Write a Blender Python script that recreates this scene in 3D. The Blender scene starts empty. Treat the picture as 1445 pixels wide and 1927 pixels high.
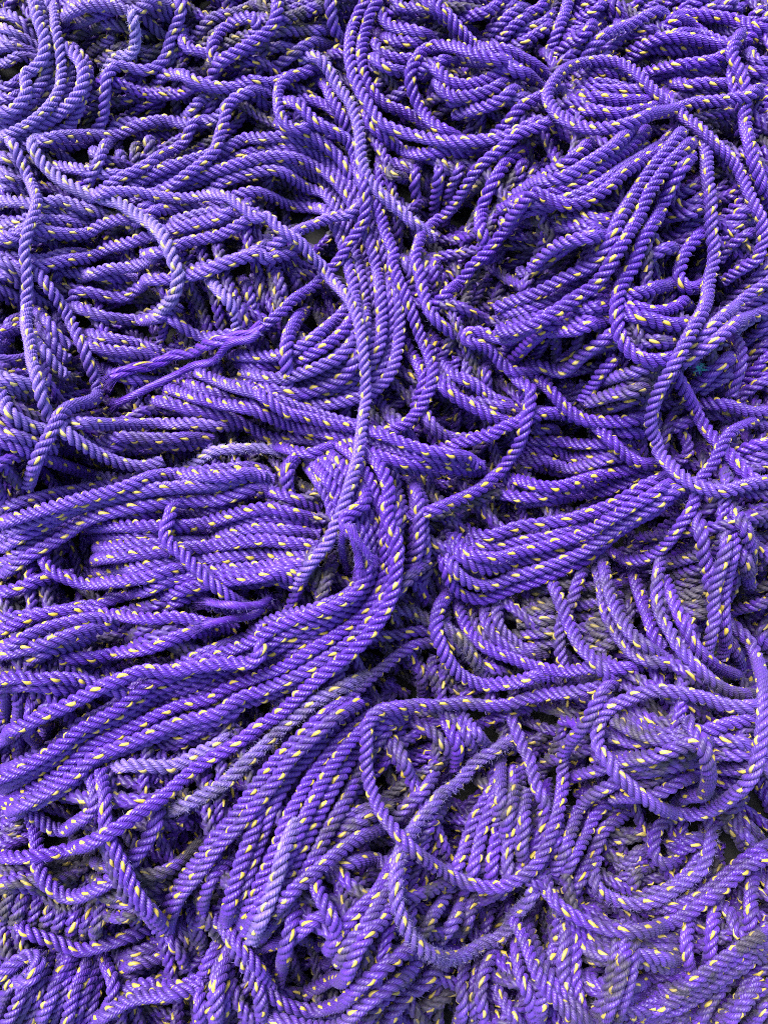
# A close view down on a heap of purple stranded rope with yellow tracer yarns.
import bpy, math
import numpy as np
S = bpy.context.scene
COL = S.collection
# ------------------------------------------------------------------ camera
cam = bpy.data.cameras.new('camera'); camo = bpy.data.objects.new('camera', cam); COL.objects.link(camo)
camo.location = (0.0, -0.09676, 0.77351); camo.rotation_euler = (math.radians(8), 0, 0)
cam.sensor_fit = 'VERTICAL'; cam.angle = math.radians(58); cam.clip_start = .01; cam.clip_end = 100
S.camera = camo
# ------------------------------------------------------------------ overcast daylight
SUN_EL, SUN_AZ = math.radians(54), math.radians(-38)      # azimuth from +y (top of the view) towards +x
W = bpy.data.worlds.new('World'); S.world = W; W.use_nodes = True
wn = W.node_tree.nodes; wn.clear()
sky = wn.new('ShaderNodeTexSky'); sky.sky_type = 'NISHITA'; sky.sun_disc = False
sky.sun_elevation = SUN_EL; sky.sun_rotation = SUN_AZ; sky.dust_density = 4; sky.ozone_density = 1
bg = wn.new('ShaderNodeBackground'); bg.inputs['Strength'].default_value = .085
wo = wn.new('ShaderNodeOutputWorld')
W.node_tree.links.new(sky.outputs[0], bg.inputs[0]); W.node_tree.links.new(bg.outputs[0], wo.inputs[0])
sun = bpy.data.lights.new('sun', 'SUN'); sun.energy = 1.5; sun.angle = math.radians(30); sun.color = (1, .98, .95)
suno = bpy.data.objects.new('sun', sun); COL.objects.link(suno); suno.location = (0, 1, 3)
suno.rotation_euler = (math.pi/2 - SUN_EL, 0, -SUN_AZ + math.pi)
S.cycles.use_denoising = False; S.cycles.filter_width = 1.0
S.view_settings.view_transform = 'Standard'; S.view_settings.look = 'None'
S.view_settings.exposure = 2.05; S.view_settings.gamma = 1
# ------------------------------------------------------------------ materials
def mat(name):
    m = bpy.data.materials.new(name); m.use_nodes = True
    return m, m.node_tree.nodes, m.node_tree.links, m.node_tree.nodes['Principled BSDF']
def attr(N, name):
    a = N.new('ShaderNodeAttribute'); a.attribute_name = name; return a.outputs['Fac']
def math_n(N, L, op, a, b=None, clamp=False):
    n = N.new('ShaderNodeMath'); n.operation = op; n.use_clamp = clamp
    for i, v in enumerate((a, b)):
        if v is None: continue
        if isinstance(v, (int, float)): n.inputs[i].default_value = v
        else: L.new(v, n.inputs[i])
    return n.outputs[0]
def noise(N, L, scale, detail=3, rough=.55):
    g = N.new('ShaderNodeNewGeometry'); t = N.new('ShaderNodeTexNoise')
    t.inputs['Scale'].default_value = scale; t.inputs['Detail'].default_value = detail; t.inputs['Roughness'].default_value = rough
    L.new(g.outputs['Position'], t.inputs['Vector']); return t.outputs[0]
def mix(N, L, f, a, b):
    n = N.new('ShaderNodeMix'); n.data_type = 'RGBA'
    if isinstance(f, (int, float)): n.inputs[0].default_value = f
    else: L.new(f, n.inputs[0])
    for i, v in ((6, a), (7, b)):
        if isinstance(v, tuple): n.inputs[i].default_value = (*v, 1)
        else: L.new(v, n.inputs[i])
    return n.outputs[2]
def ramp(N, L, v, lo, hi):
    n = N.new('ShaderNodeMapRange'); n.inputs[1].default_value = lo; n.inputs[2].default_value = hi
    L.new(v, n.inputs[0]); return n.outputs[0]
def rope_mat(name, c1, c2, worn, soil_shade, rough):
    m, N, L, p = mat(name)
    yr, dirt_shade, wear_sheen = attr(N, 'yarn_tone'), attr(N, 'dirt_shade'), attr(N, 'wear_sheen')
    base = mix(N, L, ramp(N, L, noise(N, L, 22, 2), .35, .65), c1, c2)
    hsv = N.new('ShaderNodeHueSaturation'); L.new(base, hsv.inputs['Color'])
    L.new(math_n(N, L, 'ADD', math_n(N, L, 'MULTIPLY', yr, .5), .75), hsv.inputs['Value'])
    base = hsv.outputs[0]
    wn_ = ramp(N, L, noise(N, L, 260, 3, .7), .3, .75)
    wf = math_n(N, L, 'MULTIPLY', wear_sheen, math_n(N, L, 'ADD', math_n(N, L, 'MULTIPLY', wn_, .8), .45), True)
    base = mix(N, L, wf, base, worn)  # worn fibre, plus whitish sky sheen painted into upper left ropes
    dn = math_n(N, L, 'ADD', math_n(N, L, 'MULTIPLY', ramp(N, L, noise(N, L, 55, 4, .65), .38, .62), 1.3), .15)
    df = math_n(N, L, 'MULTIPLY', dirt_shade, dn, True)
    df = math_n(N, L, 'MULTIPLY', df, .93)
    base = mix(N, L, df, base, soil_shade)  # real grime, plus shade painted into ropes low in the gaps
    L.new(base, p.inputs['Base Color'])
    r = math_n(N, L, 'ADD', math_n(N, L, 'MULTIPLY', math_n(N, L, 'MAXIMUM', df, wf), .35), rough)
    L.new(r, p.inputs['Roughness'])
    p.inputs['Specular IOR Level'].default_value = .5
    p.inputs['Sheen Weight'].default_value = .15; p.inputs['Sheen Roughness'].default_value = .4
    p.inputs['Sheen Tint'].default_value = (.75, .7, 1, 1)
    b = N.new('ShaderNodeBump'); b.inputs['Strength'].default_value = .35; b.inputs['Distance'].default_value = .0004
    L.new(noise(N, L, 1500, 2, .6), b.inputs['Height']); L.new(b.outputs[0], p.inputs['Normal'])
    return m
PURPLE = rope_mat('purple_rope', (.070, .016, .32), (.096, .027, .39), (.25, .19, .54), (.040, .035, .038), .29)
BRIGHT = rope_mat('fresh_purple_fibre', (.095, .022, .38), (.115, .038, .44), (.34, .29, .66), (.05, .043, .05), .4)
YELLOW = rope_mat('yellow_tracer', (.56, .385, .016), (.64, .48, .05), (.64, .56, .24), (.15, .12, .05), .30)
PALE = rope_mat('pale_fibre', (.55, .5, .34), (.7, .66, .5), (.6, .6, .6), (.2, .2, .2), .5)
HAIR = rope_mat('purple_fibre', (.15, .10, .44), (.24, .19, .54), (.5, .47, .75), (.10, .09, .11), .45)
TEAL = rope_mat('teal_fibre', (.02, .30, .30), (.04, .42, .40), (.3, .6, .6), (.05, .05, .05), .5)
m, N, L, p = mat('dark_ground')
L.new(mix(N, L, ramp(N, L, noise(N, L, 60, 5), .35, .65), (.006, .006, .007), (.016, .015, .016)), p.inputs['Base Color'])
p.inputs['Roughness'].default_value = .9; GROUND = m
# ------------------------------------------------------------------ laying ropes in a heap
# ---- plan of the heap: metres; x right, y away from the viewer, z up
CELL=.001; GX0,GY0=-.60,-.72; GNX,GNY=1200,1440
RAD=.0050
def catmull(P, step):
    P=np.asarray(P,float)
    if len(P)<2: return P
    P=np.vstack([2*P[0]-P[1],P,2*P[-1]-P[-2]])
    out=[]
    for i in range(1,len(P)-2):
        p0,p1,p2,p3=P[i-1:i+3]
        n=max(2,int(np.linalg.norm(p2-p1)/step*2)+1)
        t=np.linspace(0,1,n,endpoint=False)[:,None]
        out.append(.5*((2*p1)+(-p0+p2)*t+(2*p0-5*p1+4*p2-p3)*t**2+(-p0+3*p1-3*p2+p3)*t**3))
    out.append(P[-2][None]); Q=np.vstack(out)
    return resample(Q,step)
def resample(Q, step):
    d=np.r_[0,np.cumsum(np.linalg.norm(np.diff(Q,axis=0),axis=1))]
    n=max(2,int(round(d[-1]/step))+1)
    t=np.linspace(0,d[-1],n)
    return np.stack([np.interp(t,d,Q[:,k]) for k in range(Q.shape[1])],1)
def gauss(z, s):
    k=int(3*s)+1; x=np.arange(-k,k+1); w=np.exp(-.5*(x/s)**2); w/=w.sum()
    return np.convolve(np.pad(z,k,mode='edge'),w,mode='valid')
def maxf(z, k):
    p=np.pad(z,k,mode='edge')
    return np.max(np.stack([p[i:i+len(z)] for i in range(2*k+1)]),0)
class Heap:
    def __init__(self): self.H=np.zeros((GNY,GNX),np.float32)
    def _foot(self, r):
        k=int(math.ceil(r/CELL)); g=np.arange(-k,k+1)
        ox,oy=np.meshgrid(g,g); m=(ox**2+oy**2)*CELL*CELL<r*r
        ox,oy=ox[m],oy[m]; return ox,oy,np.sqrt(np.maximum(0,r*r-(ox**2+oy**2)*CELL*CELL))
    def _ij(self, xy):
        return (np.clip(((xy[:,0]-GX0)/CELL).astype(int),12,GNX-13),np.clip(((xy[:,1]-GY0)/CELL).astype(int),12,GNY-13))
    def lay(self, xy, step, r=RAD, free='', stamp=True, stiff=.0075):
        re=r*.90; ox,oy,h=self._foot(re); i,j=self._ij(xy)
        s=(self.H[j[:,None]+oy,i[:,None]+ox]+h).max(1)
        s=np.maximum(s,r)
        z=gauss(maxf(s,max(1,int(stiff/step))),stiff/step)-.18*r
        t=np.clip((z-.045)/.06,0,1); z=np.maximum(z-.25*r*t*t*(3-2*t),r)
        n=len(z); L=np.arange(n)*step; e=.024; dip=.016
        for side,d in (('a',L),('b',L[::-1])):
            if side not in free:
                t=np.clip(1-d/e,0,1); z=z-dip*t*t*(3-2*t)
        z=np.maximum(z,.003)
        if stamp: self.stamp(xy,z,r)
        return z
    def stamp(self, xy, z, r=RAD):
        ox,oy,h=self._foot(r); i,j=self._ij(xy)
        np.maximum.at(self.H,(j[:,None]+oy,i[:,None]+ox),(z[:,None]+h).astype(np.float32))

HOLLOW=[(-0.23, 0.433, 0.048, 0.028), (-0.257, 0.316, 0.032, 0.016), (0.022, 0.299, 0.036, 0.028), (-0.126, 0.185, 0.036, 0.02), (0.016, 0.084, 0.036, 0.024), (0.202, 0.116, 0.044, 0.024), (0.029, -0.03, 0.028, 0.024), (-0.001, -0.106, 0.052, 0.028), (0.139, -0.072, 0.052, 0.036), (0.261, -0.03, 0.056, 0.044), (-0.2, -0.213, 0.04, 0.02), (-0.221, -0.292, 0.08, 0.044), (-0.161, -0.264, 0.052, 0.044), (-0.009, -0.256, 0.044, 0.04), (-0.054, -0.323, 0.036, 0.028), (0.212, -0.272, 0.036, 0.024), (0.1, -0.345, 0.028, 0.028), (-0.226, -0.085, 0.028, 0.016), (-0.263, 0.067, 0.036, 0.024), (0.097, 0.162, 0.024, 0.024)]
GAPS=[(0.205, -0.128), (0.216, -0.154), (-0.325, 0.191), (-0.307, 0.044), (0.297, 0.011), (-0.207, -0.218), (-0.128, 0.186), (0.204, 0.119), (-0.242, -0.085), (0.27, -0.007), (-0.009, -0.29), (0.134, -0.349), (-0.293, 0.064)]
def filler():
    """short ropes that make the unseen bulk of the heap: an even bed, then more outside the hollows"""
    rg=np.random.default_rng(7); out=[]
    ang=lambda x,y: 1.3*math.sin(5*x+2*y+1)+1.1*math.sin(-4*y+3*x)+.9*math.sin(9*x-7*y)
    for k in range(960):
        if k<740: x,y=rg.uniform(-.38,.38),rg.uniform(-.48,.48)
        else:
            while True:
                x,y=rg.uniform(-.50,.50),rg.uniform(-.60,.60)
                if abs(x)>.27 or abs(y)>.37: break
        th=ang(x,y)+rg.normal()*.7; cv=rg.normal()*4; pts=[(x,y)]; n=int(rg.uniform(10,20)); dr=rg.uniform(.35,.95); hid=False  # dr: grime raised to paint deep shade into the gaps
        for s in range(n):
            th+=cv*.016+rg.normal()*.08; x+=.016*math.cos(th); y+=.016*math.sin(th); pts.append((x,y))
        if 470<k<740:
            mx,my=pts[n//2]
            hid=any(((mx-hx)/rx)**2+((my-hy)/ry)**2<1 for hx,hy,rx,ry in HOLLOW)
        if 470<k<740 and pts[n//2][0]>-.03 and pts[n//2][1]<-.10: hid=True
        if not hid: out.append((np.array(pts),dr))
    for gx,gy in GAPS:
        for k in range(16):
            th=rg.uniform(0,6.28); cv=rg.normal()*4; x,y=gx+rg.normal()*.018-.07*math.cos(th),gy+rg.normal()*.018-.07*math.sin(th); pts=[(x,y)]
            for s in range(9):
                th+=cv*.016+rg.normal()*.08; x+=.016*math.cos(th); y+=.016*math.sin(th); pts.append((x,y))
            out.append((np.array(pts),rg.uniform(.3,.8)))  # same painted darkening for ropes filling the gaps
    return out

STEP = .002
rng = np.random.default_rng(3)
def decode(s): return np.array(s, float).reshape(-1, 2)/2000.
class Geo:
    def __init__(self): self.v = []; self.q = []; self.t = []; self.a = []; self.n = 0; self.mi = []; self.mt = []
    def add(self, v, quads, tris, tone, dirt_shade, wear_sheen, mi=0):
        self.v.append(v); self.a.append(np.stack([tone, np.full(len(v), dirt_shade), np.full(len(v), wear_sheen)], 1))
        if len(quads): self.q.append(quads+self.n); self.mi.append(np.full(len(quads), mi, np.int32))
        if len(tris): self.t.append(tris+self.n); self.mt.append(np.full(len(tris), mi, np.int32))
        self.n += len(v)
    def build(self, name, mats, parent=None, origin=None):
        v = np.vstack(self.v).astype(np.float32)
        o_ = np.zeros(3) if origin is None else np.asarray(origin, float)
        v = v-o_.astype(np.float32)
        q = np.vstack(self.q) if self.q else np.zeros((0, 4), int); t = np.vstack(self.t) if self.t else np.zeros((0, 3), int)
        me = bpy.data.meshes.new(name)
        me.vertices.add(len(v)); me.vertices.foreach_set('co', v.ravel())
        me.loops.add(q.size+t.size); me.loops.foreach_set('vertex_index', np.r_[q.ravel(), t.ravel()].astype(np.int32))
        me.polygons.add(len(q)+len(t))
        me.polygons.foreach_set('loop_start', np.r_[np.arange(len(q))*4, q.size+np.arange(len(t))*3].astype(np.int32))
        me.polygons.foreach_set('use_smooth', np.ones(len(q)+len(t), bool))
        for m_ in mats: me.materials.append(m_)
        if len(mats) > 1: me.polygons.foreach_set('material_index', np.concatenate(self.mi+self.mt).astype(np.int32))
        a = np.vstack(self.a).astype(np.float32)
        for k, nm in enumerate(('yarn_tone', 'dirt_shade', 'wear_sheen')):
            me.attributes.new(nm, 'FLOAT', 'POINT').data.foreach_set('value', np.ascontiguousarray(a[:, k]))
        me.update(calc_edges=True)
        ob = bpy.data.objects.new(name, me); COL.objects.link(ob)
        if parent is not None:
            ob.parent = parent; o_ = o_-np.array(parent['base'])
        ob.location = o_
        return ob
def frames(P):
    T = np.gradient(P, axis=0); T /= np.linalg.norm(T, axis=1)[:, None]+1e-12
    z = np.array([0, 0, 1.]); n = z-T*T[:, 2:3]; n /= np.linalg.norm(n, axis=1)[:, None]+1e-9
    return T, n, np.cross(T, n)
def grid_quads(m, k, closed=True):
    i = np.arange(m-1)[:, None]*k; j = np.arange(k if closed else k-1)[None]; j2 = (j+1) % k
    return np.stack([i+j, i+j2, i+k+j2, i+k+j], -1).reshape(-1, 4)
def tube_caps(m, k):
    j = np.arange(1, k-1)
    return np.vstack([np.stack([np.zeros_like(j), j+1, j], 1), np.stack([np.zeros_like(j), j, j+1], 1)+(m-1)*k])
def rope_geo(P, body, tracer, dirt_shade, wear_sheen, R=RAD, ring=.0016, yarns=9, tmi=0, lay0=.0208):
    """three twisted strands, each a bundle of yarns; one yarn of the first strand is the yellow tracer"""
    P = resample(P, ring); m = len(P); thick = R*(1+.045*np.clip(rng.normal(), -2, 2)); shade = .13*rng.normal()
    s = np.arange(m)*ring; T, n, b = frames(P)
    lay = lay0*(RAD/.0053 if R == RAD else 1)*(1+.06*rng.normal()); th0 = rng.random()*6.283
    wob = gauss(rng.normal(size=m), 12)*1.6
    th = 2*math.pi*s/lay+th0+wob; tw = 2.12*th+rng.random()*6.283
    r = thick*.452*(1+.14*gauss(rng.normal(size=m), 9)); Rc = thick*.565*(1+.10*gauss(rng.normal(size=m), 12))
    k = yarns*3
    for st in range(3):
        a = th+st*2.0944; c_, s_ = np.cos(a)[:, None], np.sin(a)[:, None]
        e1 = c_*n+s_*b; e2 = -s_*n+c_*b; cen = P+Rc[:, None]*e1
        ph = rng.random()*6.283 if st else 0
        psi = (np.arange(k)*2*math.pi/k)[None]-tw[:, None]-ph
        yv = np.repeat(1+.035*rng.normal(size=yarns), 3)
        rr = np.where(np.arange(k) % 3 == 0, .78, 1.05*yv)[None]*r[:, None]
        if st == 0: rr[:, [k-2, k-1, 0, 1, 2]] = (r*.78)[:, None]
        V = cen[:, None]+(rr*np.cos(psi))[..., None]*e1[:, None]+(rr*np.sin(psi)*1.12)[..., None]*e2[:, None]
        tone = np.repeat(np.clip(.5+shade+.3*rng.normal(size=yarns), 0, 1), 3)
        body.add(V.reshape(-1, 3), grid_quads(m, k), tube_caps(m, k), np.tile(tone, m), dirt_shade, wear_sheen)
        if st == 0 and tracer is not None:
            w = (1+.28*gauss(rng.normal(size=m), 5))[:, None]*np.clip(1+.15*rng.normal(), .7, 1.2)
            off = np.array([-.69, -.54, -.2, .2, .54, .69])[None]*w; rad = np.array([.72, .98, 1.05, 1.05, .98, .72])
            ps = off-tw[:, None]; rt = rad[None]*r[:, None]
            V = cen[:, None]+(rt*np.cos(ps))[..., None]*e1[:, None]+(rt*np.sin(ps)*1.12)[..., None]*e2[:, None]
            q = grid_quads(m, 6, False).reshape(m-1, 5, 4)
            q = q[np.cos(tw[:-1]) > -.75].reshape(-1, 4)
            used, inv = np.unique(q, return_inverse=True)
            tn = np.clip(.5+.3*gauss(rng.normal(size=m), 6)*3, 0, 1).repeat(6)[used]
            tracer.add(V.reshape(-1, 3)[used], inv.reshape(-1, 4), np.zeros((0, 3), int), tn, dirt_shade*.8, min(1, wear_sheen+.1+.35*rng.random()**2), tmi)
    return P, T, n, b
def hairs(g, base, dirs, length, rad, curl, dirt_shade=0., wear_sheen=0., mi=0, seg=4):
    M = len(base); d = dirs/(np.linalg.norm(dirs, axis=1)[:, None]+1e-9); p = base.copy()
    bend = rng.normal(size=(M, 3))*curl; rings = []
    L_ = (length*np.clip(1+.35*rng.normal(size=M), .3, 1.8))/seg
    for k in range(seg+1):
        u = np.cross(d, [.3, .5, .81]); u /= np.linalg.norm(u, axis=1)[:, None]+1e-9; w = np.cross(d, u)
        rr = rad*(1-.75*k/seg)
        rings.append(np.stack([p+rr*(math.cos(a)*u+math.sin(a)*w) for a in (0, 2.094, 4.189)], 1))
        p = p+d*L_[:, None]; d = d+bend+rng.normal(size=(M, 3))*curl*.5; d /= np.linalg.norm(d, axis=1)[:, None]
    V = np.stack(rings, 1).reshape(-1, 3)
    q = (np.arange(M)[:, None, None]*(seg+1)*3+grid_quads(seg+1, 3)[None]).reshape(-1, 4)
    g.add(V, q, np.zeros((0, 3), int), np.repeat(rng.random(M), (seg+1)*3), dirt_shade, wear_sheen, mi)
def brush(P, T, n, b, R, count, length, dirt_shade, spread=.2):
    """frayed bundle of fibres leaving the last point of a rope or strand"""
    g = Geo(); a = rng.random(count)*6.283; q = np.sqrt(rng.random(count))*R*.85
    base = P[-3]+(q*np.cos(a))[:, None]*n[-3]+(q*np.sin(a))[:, None]*b[-3]
    d = T[-3]+spread*((q/R*np.cos(a))[:, None]*n[-3]+(q/R*np.sin(a))[:, None]*b[-3])+rng.normal(size=(count, 3))*.12
    hairs(g, base, d, length, .00026, .06, dirt_shade, 0)
    return g
def fibres(P, T, n, b, R, per_m, dirt_shade, wear_sheen):
    g = Geo(); M = max(3, int(per_m*STEP*len(P)*.85)); i = rng.integers(0, len(P), M); a = rng.random(M)*6.283
    o = np.cos(a)[:, None]*n[i]+np.sin(a)[:, None]*b[i]
    d = o*.55+T[i]*rng.normal(size=(M, 1))*.9+rng.normal(size=(M, 3))*.35
    hairs(g, P[i]+o*R*.9, d,   .0027, .00014, .28, dirt_shade*.6, wear_sheen, seg=3)
    return g
def tag(o, label=None, cat=None, group=None, kind=None):
    for k, v in (('label', label), ('category', cat), ('group', group), ('kind', kind)):
        if v: o[k] = v
# ------------------------------------------------------------------ ground
g = Geo(); e = 3.
g.add(np.array([[-e, -e, 0], [e, -e, 0], [e, e, 0], [-e, e, 0]]), np.array([[0, 1, 2, 3]]), np.zeros((0, 3), int), np.zeros(4), 0, 0)
tag(g.build('ground', [GROUND]), kind='structure')
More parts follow.
